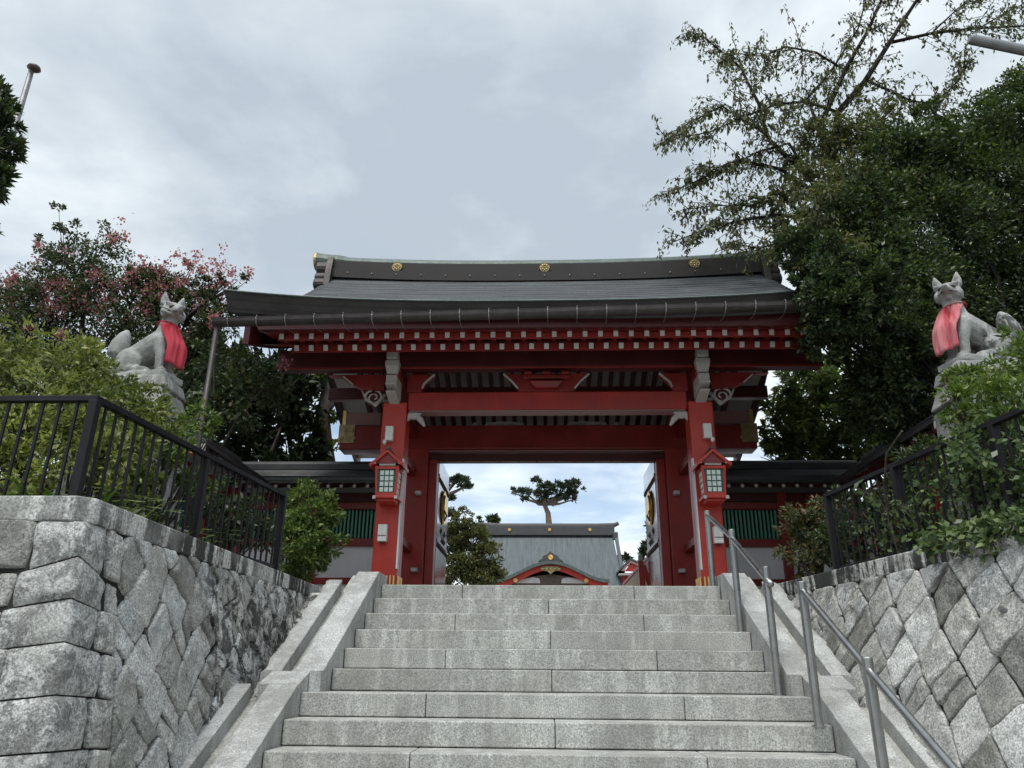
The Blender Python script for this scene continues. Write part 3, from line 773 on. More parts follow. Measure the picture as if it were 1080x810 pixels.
        up.build('bearing_block', MT['white'], t, bevel=.006)
        up = MB(); up.box(xc-.07, xc+.07, 8.84, 9.01, 5.374, 5.47); up.box(xc-.062, xc+.062, 8.87, 9.01, 5.472, 5.545)
        up.build('beam_end', MT['white'], t, bevel=.006)
        up = MB(); up.box(xc-.105, xc+.105, 8.80, 9.0, 5.548, 5.60); up.build('beam_cap', MT['soffit'], t, bevel=.004)
        # carved wave-shaped nosing on the outer side of the pillar
        cv = MB(); c = Vector((s*2.27, GY+.12, 5.0))
        pts = []; rs = []
        for i in range(34):
            a = i/33*2*PI*1.7; r = .125*(1-i/33*.80)
            pts.append(c+Vector((s*math.cos(a)*r, -.018, math.sin(a)*r*.95))); rs.append(.018-.007*i/33)
        cv.tube(pts, rs, 8); dk = MB(); dk.ball(c+Vector((0, .012, 0)), (.118, .016, .118), None, 18, 8); dk.build('nosing_disc', MT['red_shaded_dark'], t, smooth=True)
        cv.tube([c+Vector((s*-.14, .01, .05)), c+Vector((s*-.02, .01, -.10)), c+Vector((s*.10, .01, -.02)), c+Vector((s*.17, .0, .10))], [.03, .03, .024, .012], 8)
        cv.build('carved_nosing', MT['soffit'], t, smooth=True)
        cv = MB(); c = Vector((s*1.70, GY+.10, 4.70))       # small carved bracket under the tie beam
        cv.tube([c+Vector((s*.10, 0, .06)), c+Vector((0, 0, .05)), c+Vector((-s*.07, 0, -.02)), c+Vector((-s*.12, 0, -.10))], [.035, .045, .04, .015], 8)
        cv.ball(c+Vector((s*.03, -.01, .03)), (.06, .04, .045), None, 10, 7)
        cv.prism([(s*1.80, 4.75), (s*1.70, 4.77), (s*1.62, 4.765), (s*1.66, 4.735), (s*1.74, 4.715), (s*1.80, 4.66)][::-s], 'y', GY+.05, GY+.09)
        cv.build('carved_bracket', MT['soffit'], t, smooth=False)
    # bracket arms: red boards with pale upper edges
    def arm(poly, edges, y0=GY+.04, y1=GY+.16):
        m = MB(); m.prism(poly, 'y', y0, y1); a = m.build('bracket_arm', MT['red_shaded_deep'], t, bevel=.006)
        for p, q in edges:
            e = MB(); e.beam((p[0], y0-.006, p[1]), (q[0], y0-.006, q[1]), .020, .034, (0, 1, 0)); e.build('pale_edge', MT['soffit'], a)
    for s in (-1, 1):
        P_ = lambda pts: [(s*-x, z) for x, z in pts][::(1 if s < 0 else -1)]
        arm(P_([(-1.83, 5.05), (-1.64, 5.05), (-1.60, 5.16), (-1.47, 5.30), (-1.83, 5.30)]), [(( s*1.625, 5.10), (s*1.60, 5.17)), ((s*1.60, 5.17), (s*1.47, 5.29))])
        arm(P_([(-2.9, 5.30), (-2.13, 5.30), (-2.13, 5.08), (-2.42, 5.10), (-2.62, 5.20), (-2.72, 5.285)]), [((s*2.55, 5.16), (s*2.68, 5.27))])
    arm([(-.36, 5.05), (.36, 5.05), (.38, 5.11), (.46, 5.20), (.56, 5.30), (-.56, 5.30), (-.46, 5.20), (-.38, 5.11)],
        [((-.37, 5.09), (-.45, 5.19)), ((-.45, 5.19), (-.56, 5.29)), ((.37, 5.09), (.45, 5.19)), ((.45, 5.19), (.56, 5.29))])
    m = MB()
    m.hexa([(-.14, 9.14, 5.07), (.14, 9.14, 5.07), (.14, 9.24, 5.07), (-.14, 9.24, 5.07), (-.22, 9.10, 5.15), (.22, 9.10, 5.15), (.22, 9.24, 5.15), (-.22, 9.24, 5.15)])
    m.box(-.30, .30, 9.12, 9.24, 5.19, 5.24)
    for i in (-1, 0, 1): m.box(i*.24-.05, i*.24+.05, 9.09, 9.22, 5.242, 5.282)
    m.build('centre_bracket', MT['red_shaded_deep'], t, bevel=.008)
    # rafters: flying row over base row, pale painted ends
    n = 36; half = 3.15
    for i in range(n):
        x = -half+2*half*i/(n-1)
        m = MB(); m.beam((x, 8.10, 5.345), (x, 8.75, 5.475), .052, .064); r = m.build('flying_rafter', MT['red_shaded_deep'], t)
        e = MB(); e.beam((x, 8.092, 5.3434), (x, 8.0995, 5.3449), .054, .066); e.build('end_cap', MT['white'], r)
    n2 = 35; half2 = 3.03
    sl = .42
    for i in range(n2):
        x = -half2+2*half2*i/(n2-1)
        m = MB(); m.beam((x, 8.32, 5.290), (x, MY, 5.290+sl*(MY-8.32)), .056, .070); r = m.build('base_rafter', MT['red_shaded_dark'], t)
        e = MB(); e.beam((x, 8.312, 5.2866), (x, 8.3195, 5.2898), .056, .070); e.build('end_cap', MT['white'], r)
        m = MB(); m.beam((x, MY, 5.290+sl*(MY-8.32)), (x, 13.6, 5.31), .066, .085); m.build('rear_rafter', MT['red_shaded_dark'], t)
    m = MB()
    m.add([(-3.5, 8.33, 5.343), (3.5, 8.33, 5.343), (3.5, MY, 5.343+sl*(MY-8.33)), (-3.5, MY, 5.343+sl*(MY-8.33)), (3.5, 13.65, 5.36), (-3.5, 13.65, 5.36)], [(0, 1, 2, 3), (3, 2, 4, 5)])
    m.build('soffit_board', MT['soffit'], t)
    m = MB(); m.add([(-3.36, 8.03, 5.372), (3.36, 8.03, 5.372), (3.36, 8.8, 5.53), (-3.36, 8.8, 5.53)], [(0, 1, 2, 3)]); m.build('soffit_board', MT['red_shaded_deep'], t)
    m = MB(); m.box(-3.20, 3.20, 8.118, 8.135, 5.300, 5.372); m.build('rafter_batten', MT['red_shaded_deep'], t)
    m = MB(); m.box(-3.10, 3.10, 8.345, 8.36, 5.245, 5.335); m.build('rafter_batten', MT['red_shaded_deep'], t)
    m = MB(); m.box(-3.30, 3.30, 8.37, 8.40, 5.345, 5.385); m.build('rafter_batten', MT['red_shaded_deep'], t, bevel=.004)
    m = MB(); m.box(-3.40, 3.40, 7.97, 8.05, 5.375, 5.62); m.build('eave_board', MT['red_shaded_dark'], t, bevel=.006)
    # roof shell
    nx, nc = 40, 26
    def shell(front):
        m = MB(); vs = []
        def yy(s): return EAVE_Y+(MY-EAVE_Y)*s if front else 2*MY-EAVE_Y-(MY-EAVE_Y)*s
        rows = []
        for j in range(nc): rows += [(j/nc, .014), ((j+.985)/nc, 0.0)]      # each course laps over the one below it
        ns = len(rows)-1; w = nx+1
        for s_, up in rows:
            for i in range(nx+1):
                x = -3.8+7.6*i/nx; vs.append((x, yy(s_), roof_z(x, s_)+(up if s_ > 0 else 0)+.003*noise.noise(Vector((x*2.3, s_*9, 1)))))
        k = len(vs)
        for s_, up in rows:
            for i in range(nx+1):
                x = -3.8+7.6*i/nx; vs.append((x*.985, yy(s_)+(.10 if front else -.10)*(1-s_), roof_z(x, s_)-.235+.06*(1-abs(x)/3.8)))
        fs = []
        for j in range(ns):
            for i in range(nx):
                a = j*w+i; q = (a, a+1, a+w+1, a+w); fs.append(q); fs.append(tuple(k+z for z in q)[::-1])
        m.cur = 0; m.add(vs, fs)
        edge = [(i, i+1, k+i+1, k+i) for i in range(nx)]
        side = [(j*w, (j+1)*w, k+(j+1)*w, k+j*w) for j in range(ns)]+[(j*w+nx, (j+1)*w+nx, k+(j+1)*w+nx, k+j*w+nx) for j in range(ns)]
        m.f += edge+side; m.m += [1]*(len(edge)+len(side))
        return m
    rf = shell(True).build('roof', [MT['roof'], MT['fascia']], t)
    shell(False).build('rear_roof', [MT['roof'], MT['fascia']], t)
    m = MB()                                               # bright drip edge and the layered eave below it
    pts = [(-3.8+7.6*i/40, EAVE_Y-.012, roof_z(-3.8+7.6*i/40, 0)-.006) for i in range(41)]
    m.tube(pts, .012, 6); m.build('drip_edge', MT['patina'], rf)
    for q in (.075, .15):
        m = MB(); m.tube([(x*.995, y+.035+q*.35, z-q) for x, y, z in pts], .007, 5); m.build('eave_bead', MT['gutter'], rf)
    for s in (-1, 1):                                      # bargeboards
        m = MB(); vs = []
        N_ = 14; x0, x1 = s*3.50, s*3.57
        for a, b in ((8.0, MY), (MY, 13.8)):
            for i in range(N_):
                f0, f1 = i/N_, (i+1)/N_
                def zz(f, a=a):
                    g = f if a < 9 else 1-f
                    return 5.36+1.35*(.7*g+.3*g*g)
                ya, yb = a+(b-a)*f0, a+(b-a)*f1
                h = .30
                m.hexa([(min(x0, x1), ya, zz(f0)-h*.5), (max(x0, x1), ya, zz(f0)-h*.5), (max(x0, x1), yb, zz(f1)-h*.5), (min(x0, x1), yb, zz(f1)-h*.5),
                        (min(x0, x1), ya, zz(f0)+h*.5), (max(x0, x1), ya, zz(f0)+h*.5), (max(x0, x1), yb, zz(f1)+h*.5), (min(x0, x1), yb, zz(f1)+h*.5)])
        m.build('bargeboard', MT['red_shaded_dark'], t)
        m = MB()
        m.prism([(MY-.30, 6.55), (MY, 6.15), (MY+.30, 6.55)], 'x', s*3.58, s*3.63); m.build('gable_pendant', MT['red_shaded_dark'], t, bevel=.01)
    # ridge: box ridge with moulded cap, scroll ends, gilt badges
    m = MB()
    def rz(x): return .13*(abs(x)/3.7)**2.4
    nn = 30; RX = 3.45
    for i in range(nn):
        xa, xb = -RX+2*RX*i/nn, -RX+2*RX*(i+1)/nn
        for (hw, z0, z1) in ((.17, 7.50, 7.66), (.135, 7.66, 7.815)):
            m.hexa([(xa, MY-hw, z0+rz(xa)), (xb, MY-hw, z0+rz(xb)), (xb, MY+hw, z0+rz(xb)), (xa, MY+hw, z0+rz(xa)), (xa, MY-hw, z1+rz(xa)), (xb, MY-hw, z1+rz(xb)), (xb, MY+hw, z1+rz(xb)), (xa, MY+hw, z1+rz(xa))])
    rd = m.build('ridge', MT['ridge'], t)
    m = MB()
    xs = [-3.78+7.56*i/40 for i in range(41)]
    m.tube([(x, MY, 7.845+rz(x)) for x in xs], [.15]+[.10]*0+[.135 if abs(x) > 3.4 else .105 for x in xs[1:-1]]+[.15], 14); m.build('ridge_cap', MT['patina'], rd, smooth=False)
    m = MB()
    for x in np.arange(-3.2, 3.3, .4): m.ball((x, MY-.175, 7.585+rz(x)), .012, None, 8, 6)
    m.build('ridge_rivets', MT['hanger'], rd)
    for s in (-1, 1):
        e = MB(); e.lathe([(.085, -.01), (.152, -.01), (.158, .0), (.152, .03), (.12, .032)], (s*3.79, MY, 7.845+rz(3.79)), 18, 'x'); e.build('gilt_cap_end', MT['gold_old_shaded'], rd)
        e = MB(); xo = s*3.50
        e.prism([(MY-.30, 7.40), (MY+.30, 7.40), (MY+.24, 7.72), (MY+.17, 7.98), (MY-.17, 7.98), (MY-.24, 7.72)], 'x', xo-.05, xo+.05)
        for dz, r, q in ((7.78, .12, -.17), (7.60, .085, -.24), (7.46, .10, -.30)):
            e.lathe([(r*.6, -.13), (r, -.11), (r, .11), (r*.6, .13)], (xo+s*.10, MY+q*.6, dz), 14, 'x')
        e.build('ridge_end_tile', MT['gutter'], rd, bevel=.006)
    for x in (-2.40, 0, 2.40):
        e = MB(); crest(e, (x, MY-.14, 7.735+rz(x)), .088, .03, 8); e.build('gilt_badge', MT['gold_old_shaded'], rd)
    # gutter hung in front of the eave with hangers and stays
    GZ = lambda x: 5.447+.0215*x
    m = MB(); prof = []
    for k in range(9):
        a = PI+PI*k/8; prof.append((7.70+.068*math.cos(a), .064*math.sin(a)))
    ng = 24; vs = []
    for i in range(ng+1):
        x = -3.80+7.6*i/ng
        for y, z in [(7.625, .022)]+prof+[(7.775, .022)]: vs.append((x, y, z+GZ(x)-.012))
        for y, z in [(7.769, .022)]+[(7.70+.069*math.cos(PI+PI*k/8), .064*math.sin(PI+PI*k/8)) for k in range(8, -1, -1)]+[(7.631, .022)]: vs.append((x, y, z+GZ(x)-.012))
    w = 22
    m.add(vs, [(i*w+j, i*w+(j+1) % w, (i+1)*w+(j+1) % w, (i+1)*w+j) for i in range(ng) for j in range(w)]+[tuple(range(w)), tuple(range(ng*w, ng*w+w))[::-1]])
    gt = m.build('gutter', MT['gutter'], t)
    for i in range(23):
        x = -3.62+i*.33
        h = MB(); z = GZ(x)
        h.tube([(x, 7.84, z+.10), (x, 7.70, z+.035), (x, 7.622, z+.02), (x, 7.618, z-.02), (x, 7.64, z-.07), (x, 7.70, z-.093)], .005, 6)
        h.tube([(x, 7.70, z-.093), (x+.004, 7.80, z-.10), (x+.008, 7.96, z-.06)], .0028, 5)
        h.build('gutter_hanger', MT['hanger'], gt)
    m = MB(); m.tube([(-3.76, 7.70, GZ(-3.76)-.06), (-3.755, 7.70, 2.42)], .030, 12); m.build('drainpipe', MT['gutter'], t, smooth=True)
    # doors swung inwards
    for s in (-1, 1):
        xa, xb = sorted((s*1.60, s*1.655))
        m = MB(); m.box(xa, xb, 11.0, 12.22, 2.47, 4.66); d = m.build('door', MT['door'], t, bevel=.006)
        xf = s*1.598
        def plate(y0, y1, z0, z1, name, mat, th=.012):
            e = MB(); e.box(min(xf, xf-s*th), max(xf, xf-s*th), y0, y1, z0, z1); e.build(name, mat, d, bevel=.003)
        plate(11.0, 12.22, 4.36, 4.40, 'door_rail', MT['door']); plate(11.0, 12.22, 3.40, 3.44, 'door_rail', MT['door'])
        for zz in (4.32, 3.36):
            for i in range(10):
                e = MB(); y = 11.07+i*.12
                e.add([(xf, y-.036, zz), (xf, y, zz-.045), (xf, y+.036, zz), (xf, y, zz+.045), (xf-s*.022, y, zz)], [(0, 1, 4), (1, 2, 4), (2, 3, 4), (3, 0, 4)])
                e.build('stud', MT['bronze'], d)
        for yy_, zz in ((11.42, 3.62), (11.82, 3.62), (11.62, 3.50), (11.82, 3.50)):
            e = MB(); y = yy_
            e.add([(xf, y-.055, zz), (xf, y, zz-.06), (xf, y+.055, zz), (xf, y, zz+.06), (xf-s*.03, y, zz)], [(0, 1, 4), (1, 2, 4), (2, 3, 4), (3, 0, 4)]); e.build('diamond_stud', MT['bronze'], d)
        e = MB(); xl = -s
        e.lathe([(.24, 0), (.27, xl*.012), (.25, xl*.03), (.20, xl*.022), (.18, xl*.05), (.05, xl*.055)], (xf, 11.58, 4.0), 26, 'x'); e.build('gilt_crest', MT['gold'], d)
        e = MB(); e.tube([(xf-s*.06, 11.30, 3.90), (xf-s*.10, 11.30, 3.82), (xf-s*.06, 11.30, 3.74)], .014, 8); e.build('pull_ring', MT['bronze'], d)
build_gate()

# ------------------------------------------------------------------ lanterns and boxes on the front pillars
def lantern(x, label):
    y0 = 9.2
    t = thing('wall_lantern', label, 'lantern', (x, y0, 3.58), group='red lanterns on the gate pillars')
    yc = y0-.17
    def ring(z, h): return [(x-h, yc-h, z), (x+h, yc-h, z), (x+h, yc+h, z), (x-h, yc+h, z)]
    m = MB(); m.hexa(ring(3.615, .105)+ring(3.96, .125)); m.build('lamp_body', MT['dgreen'], t)
    m = MB()
    for sx in (-1, 1):
        for sy in (-1, 1):
            m.beam((x+sx*.112, yc+sy*.112, 3.61), (x+sx*.132, yc+sy*.132, 3.97), .030, .030, (0, 1, 0))
    for z, h in ((3.625, .112), (3.945, .130)):
        for a, b in (((-1, -1), (1, -1)), ((1, -1), (1, 1)), ((1, 1), (-1, 1)), ((-1, 1), (-1, -1))):
            m.beam((x+a[0]*h, yc+a[1]*h, z), (x+b[0]*h, yc+b[1]*h, z), .028, .036)
    m.build('frame', MT['red'], t, bevel=.003)
    m, ml, mr = MB(), MB(), MB()
    for r in range(4):
        for c in range(3):
            z0 = 3.655+r*.068; h0 = .107+.02*(z0-3.615)/.345+.003
            xx = x+(c-1)*.058
            m.hexa([(xx-.022, yc-h0-.006, z0), (xx+.022, yc-h0-.006, z0), (xx+.022, yc-h0+.01, z0), (xx-.022, yc-h0+.01, z0), (xx-.022, yc-h0-.010, z0+.052), (xx+.022, yc-h0-.010, z0+.052), (xx+.022, yc-h0+.008, z0+.052), (xx-.022, yc-h0+.008, z0+.052)])
            for q, s in ((ml, -1), (mr, 1)):
                yy = yc+(c-1)*.058
                xs = sorted((x+s*(h0-.008), x+s*(h0+.009))); q.box(xs[0], xs[1], yy-.022, yy+.022, z0, z0+.052)
    for q in (m, ml, mr): q.build('pane', MT['lampglass'], t)
    m = MB(); m.box(x-.15, x+.15, yc-.15, yc+.15, 3.572, 3.606); m.box(x-.11, x+.11, yc-.11, yc+.11, 3.54, 3.572); m.build('base', MT['red'], t, bevel=.006)
    m = MB()
    for sx in (-1, 1): m.box(x+sx*.13-.018, x+sx*.13+.018, yc-.166, yc-.151, 3.560, 3.598)
    m.build('pale_foot', MT['white'], t)
    m = MB(); m.box(x-.10, x+.10, yc-.138, yc-.120, 3.972, 4.008); m.build('gable_strip', MT['white'], t, bevel=.003)
    m = MB(); prof = []
    top = [(-.215, 3.985), (-.15, 4.035), (-.08, 4.095), (0, 4.165), (.08, 4.095), (.15, 4.035), (.215, 3.985)]
    poly = [(x+a, z) for a, z in top]+[(x+a*.93, z-.04) for a, z in top[::-1]]
    for i in range(6):
        a, b = top[i], top[i+1]
        m.hexa([(x+a[0]*.95, yc-.19, a[1]-.035), (x+b[0]*.95, yc-.19, b[1]-.035), (x+b[0]*.95, yc+.165, b[1]-.035), (x+a[0]*.95, yc+.165, a[1]-.035), (x+a[0], yc-.19, a[1]), (x+b[0], yc-.19, b[1]), (x+b[0], yc+.165, b[1]), (x+a[0], yc+.165, a[1])])
    rf = m.build('lantern_roof', MT['red'], t)
    m = MB(); m.prism([(x-.15, 3.998), (x+.15, 3.998), (x, 4.125)], 'y', yc-.155, yc-.135); m.build('lantern_gable', MT['red_shaded_deep'], t)
    m = MB(); m.box(x-.025, x+.025, yc-.20, yc+.165, 4.160, 4.195); m.build('lantern_ridge', MT['bronze'], rf, bevel=.005)
    m = MB()
    for sx in (-1, 1): m.ball((x+sx*.15, yc-.165, 3.998), .016, None, 8, 6)
    m.build('rafter_tip', MT['white'], t)
    m = MB(); m.box(x-.05, x+.05, yc+.11, y0-.002, 3.66, 3.72); m.box(x-.05, x+.05, yc+.11, y0-.002, 3.88, 3.93); m.build('wall_arm', MT['bronze'], t)
lantern(-1.945, 'red gabled lantern with green-framed panes on the left gate pillar')
lantern(1.985, 'red gabled lantern with green-framed panes on the right gate pillar behind the handrail top')
def wall_box(x, z0, z1, w, label, camera, name, cat):
    t = thing(name, label, cat, (x, 9.2, z0))
    m = MB(); m.box(x-w/2, x+w/2, 9.115, 9.198, z0, z1); m.build('housing', MT['box'], t, bevel=.008)
    if camera:
        m = MB(); xx = x-.045 if x < 0 else x+.045
        m.ball((xx, 9.10, z0-.03), (.026, .03, .035), None, 10, 8); m.build('sensor_head', MT['box'], t, smooth=True)
    else:
        m = MB(); m.box(x-w/2+.004, x+w/2-.004, 9.108, 9.114, z0+.065, z0+.072); m.build('seam', MT['bronze'], t)
        m = MB(); m.box(x-.03, x+.03, 9.14, 9.19, z0-.012, z0-.001); m.build('base_clip', MT['bronze'], t)
wall_box(-2.0, 4.36, 4.55, .10, 'cream sensor light box above the lantern on the left gate pillar', True, 'sensor_light', 'light box')
wall_box(2.01, 4.38, 4.57, .10, 'cream sensor light box above the lantern on the right gate pillar', True, 'sensor_light', 'light box')
wall_box(-2.0, 3.095, 3.30, .11, 'cream switch box low on the left gate pillar, below its lantern', False, 'switch_box', 'switch box')
wall_box(2.03, 3.08, 3.28, .11, 'cream switch box on the right gate pillar half behind the handrail', False, 'switch_box', 'switch box')

# ------------------------------------------------------------------ roofed walls at each side of the gate
def side_wall(s, label, x_end, X_turn):
    t = thing('roofed_wall', label, 'wall', (s*3, 11.1, 2.4))
    xa, xb = 2.16, x_end
    def bx(m, a, b, y0, y1, z0, z1): x0, x1 = sorted((s*a, s*b)); m.box(x0, x1, y0, y1, z0, z1); return m
    bx(MB(), xa, xb, 11.08, 11.2, 2.88, 3.33).build('plaster_panel', MT['plaster'], t)
    for z0, z1 in ((2.40, 2.60), (2.79, 2.88), (3.33, 3.44), (3.87, 3.96)):
        bx(MB(), xa, xb, 11.02, 11.24, z0, z1).build('rail', MT['red_shaded_deep'], t, bevel=.006)
    bx(MB(), xa, xb, 11.05, 11.22, 2.60, 2.79).build('base_panel', MT['plaster'], t)
    bx(MB(), xa, xb, 11.18, 11.21, 3.44, 3.87).build('window_back', MT['iron'], t)
    n = int((xb-xa)/.056)
    lat = []
    for i in range(n):
        x = xa+.03+i*.056
        bx(MB(), x, x+.026, 11.09, 11.13, 3.44, 3.87).build('lattice_bar', MT['green'], t)
    for x in (xa, 3.35, xb-.12):
        bx(MB(), x, x+.12, 11.0, 11.25, 2.40, 4.12).build('post', MT['red_shaded_deep'], t, bevel=.006)
    bx(MB(), xa, xb, 11.04, 11.22, 3.985, 4.12).build('eave_beam', MT['red_shaded_dark'], t, bevel=.006)
    bx(MB(), xa, xb, 11.10, 11.14, 3.96, 3.985).build('fretwork', MT['gold_old_shaded'], t)
    m = MB(); e = MB()
    i = 0; x = xa+.02
    while x < xb:
        r = MB(); r.beam((s*x, 10.55, 4.105), (s*x, 11.12, 4.26), .05, .06); q = r.build('rafter', MT['red_shaded_dark'], t)
        c = MB(); c.ball((s*x, 10.545, 4.105), (.026, .012, .026), None, 10, 8); c.build('end_cap', MT['white'], q)
        x += .19
    m = MB(); x0, x1 = sorted((s*xa, s*(xb+.1)))
    m.prism([(10.42, 4.155), (11.12, 4.40), (11.82, 4.155), (11.82, 4.215), (11.14, 4.475), (11.10, 4.475), (10.42, 4.215)], 'x', x0, x1); rf = m.build('roof', MT['tile'], t, bevel=.01)
    for k in range(5):
        m = MB(); f = k/5
        m.tube([(x0, 10.42+.68*f, 4.222+.26*f), (x1, 10.42+.68*f, 4.222+.26*f)], .012, 6); m.build('roof_roll', MT['tile'], rf)
    m = MB(); m.box(x0, x1, 11.02, 11.22, 4.47, 4.555); m.tube([(x0, 11.12, 4.56), (x1, 11.12, 4.56)], .06, 10); m.build('ridge', MT['tile'], rf)
    return t
side_wall(-1, 'white plaster wall with green lattice and dark roof left of the gate behind the round shrub', 4.6, 0)
side_wall(1, 'white plaster wall with green lattice and dark roof right of the gate behind the handrail', 4.5, 0)
def corridor(s, label, y0, y1, xc):
    """roofed wall that comes forward along the terrace"""
    t = thing('roofed_wall', label, 'wall', (s*xc, (y0+y1)/2, 2.4))
    xe, xo = xc-.50, xc+.55
    a, b = sorted((s*(xc-.06), s*(xc+.06)))
    m = MB(); m.box(a, b, y0+.15, y1, 2.40, 2.95); m.build('base_panel', MT['red_shaded_dark'], t)
    m = MB(); m.box(a, b, y0+.15, y1, 2.95, 3.02); m.box(a, b, y0+.15, y1, 3.86, 4.02); m.build('rail', MT['red_shaded_deep'], t, bevel=.006)
    n = int((y1-y0)/.9)
    for i in range(n+1):
        y = y0+.2+i*.9
        if y > y1-.1: break
        m = MB(); m.box(s*xc-.07, s*xc+.07, y, y+.14, 2.40, 4.02); m.build('post', MT['red'], t, bevel=.006)
    m = MB(); m.box(min(s*(xc+.01), s*(xc+.03)), max(s*(xc+.01), s*(xc+.03)), y0+.2, y1, 3.02, 3.86); m.build('green_panel', MT['dgreen'], t)
    i = 0; y = y0+.12
    while y < y1-.4:
        m = MB(); m.beam((s*(xe+.06), y, 4.02), (s*xc, y, 4.20), .05, .06, (0, 0, 1)); m.build('rafter', MT['red_shaded_dark'], t); y += .24
    m = MB()
    pl = [(s*xe, 4.065), (s*xc, 4.31), (s*xo, 4.065), (s*xo, 4.125), (s*xc, 4.40), (s*xe, 4.125)]
    m.prism(pl if s > 0 else pl[::-1], 'y', y0, y1); rf = m.build('roof', MT['tile'], t, bevel=.008)
    for k in range(4):
        f = k/4; m = MB()
        m.tube([(s*(xe+.5*f), y0-.01, 4.132+.262*f), (s*(xe+.5*f), y1, 4.132+.262*f)], .014, 6); m.build('roof_roll', MT['tile'], rf)
    m = MB(); m.tube([(s*xc, y0-.03, 4.43), (s*xc, y1, 4.43)], .075, 10); m.build('ridge', MT['tile'], rf)
    m = MB(); pl = [(s*(xe+.10), 4.01), (s*xc, 4.26), (s*(xo-.10), 4.01), (s*(xo-.18), 3.96), (s*xc, 4.16), (s*(xe+.18), 3.96)]
    m.prism(pl if s > 0 else pl[::-1], 'y', y0+.02, y0+.07); m.build('bargeboard', MT['red'], t, bevel=.006)
    m = MB(); m.box(s*(xe+.06)-.05, s*(xe+.06)+.05, y0-.005, y0+.02, 4.0, 4.08); m.build('pale_end', MT['white'], t)
corridor(-1, 'dark roofed red wall running forward behind the left iron railing', 8.30, 10.40, 4.45)
corridor(1, 'dark roofed red wall running forward behind the right iron railing', 7.55, 10.40, 4.45)
def side_hall():
    t = thing('side_hall', 'low building with a sweeping copper roof behind the right roofed wall', 'building', (7.2, 12, 2.4))
    m = MB(); m.box(5.8, 9.5, 10.2, 15.2, 2.40, 4.6); m.build('wall', MT['red_shaded_dark'], t)
    m = MB(); vs = []; n = 12; fs = []
    for j in range(2):
        x = (4.75, 7.6)[j]
        for i in range(n+1):
            f = i/n; y = 9.2+6.8*f; sag = .32*(2*f-1)**2
            vs.append((x, y, (4.62 if j == 0 else 5.9)+sag*(1 if j == 0 else .2)))
    for i in range(n): fs.append((i, i+1, n+2+i, n+1+i))
    lo = [(x, y, z-.10) for x, y, z in vs]; k = len(vs)
    fs += [tuple(k+q for q in f)[::-1] for f in fs]+[(i+1, i, k+i, k+i+1) for i in range(n)]
    fs += [(0, n+1, k+n+1, k), (n, k+n, k+2*n+1, 2*n+1)]
    m.add(vs+lo, fs); m.build('roof', MT['patina'], t)
    for i in range(5):
        m = MB(); m.box(5.78, 5.84, 10.3+i*1.1, 10.42+i*1.1, 2.40, 4.55); m.build('post', MT['red'], t)
side_hall()

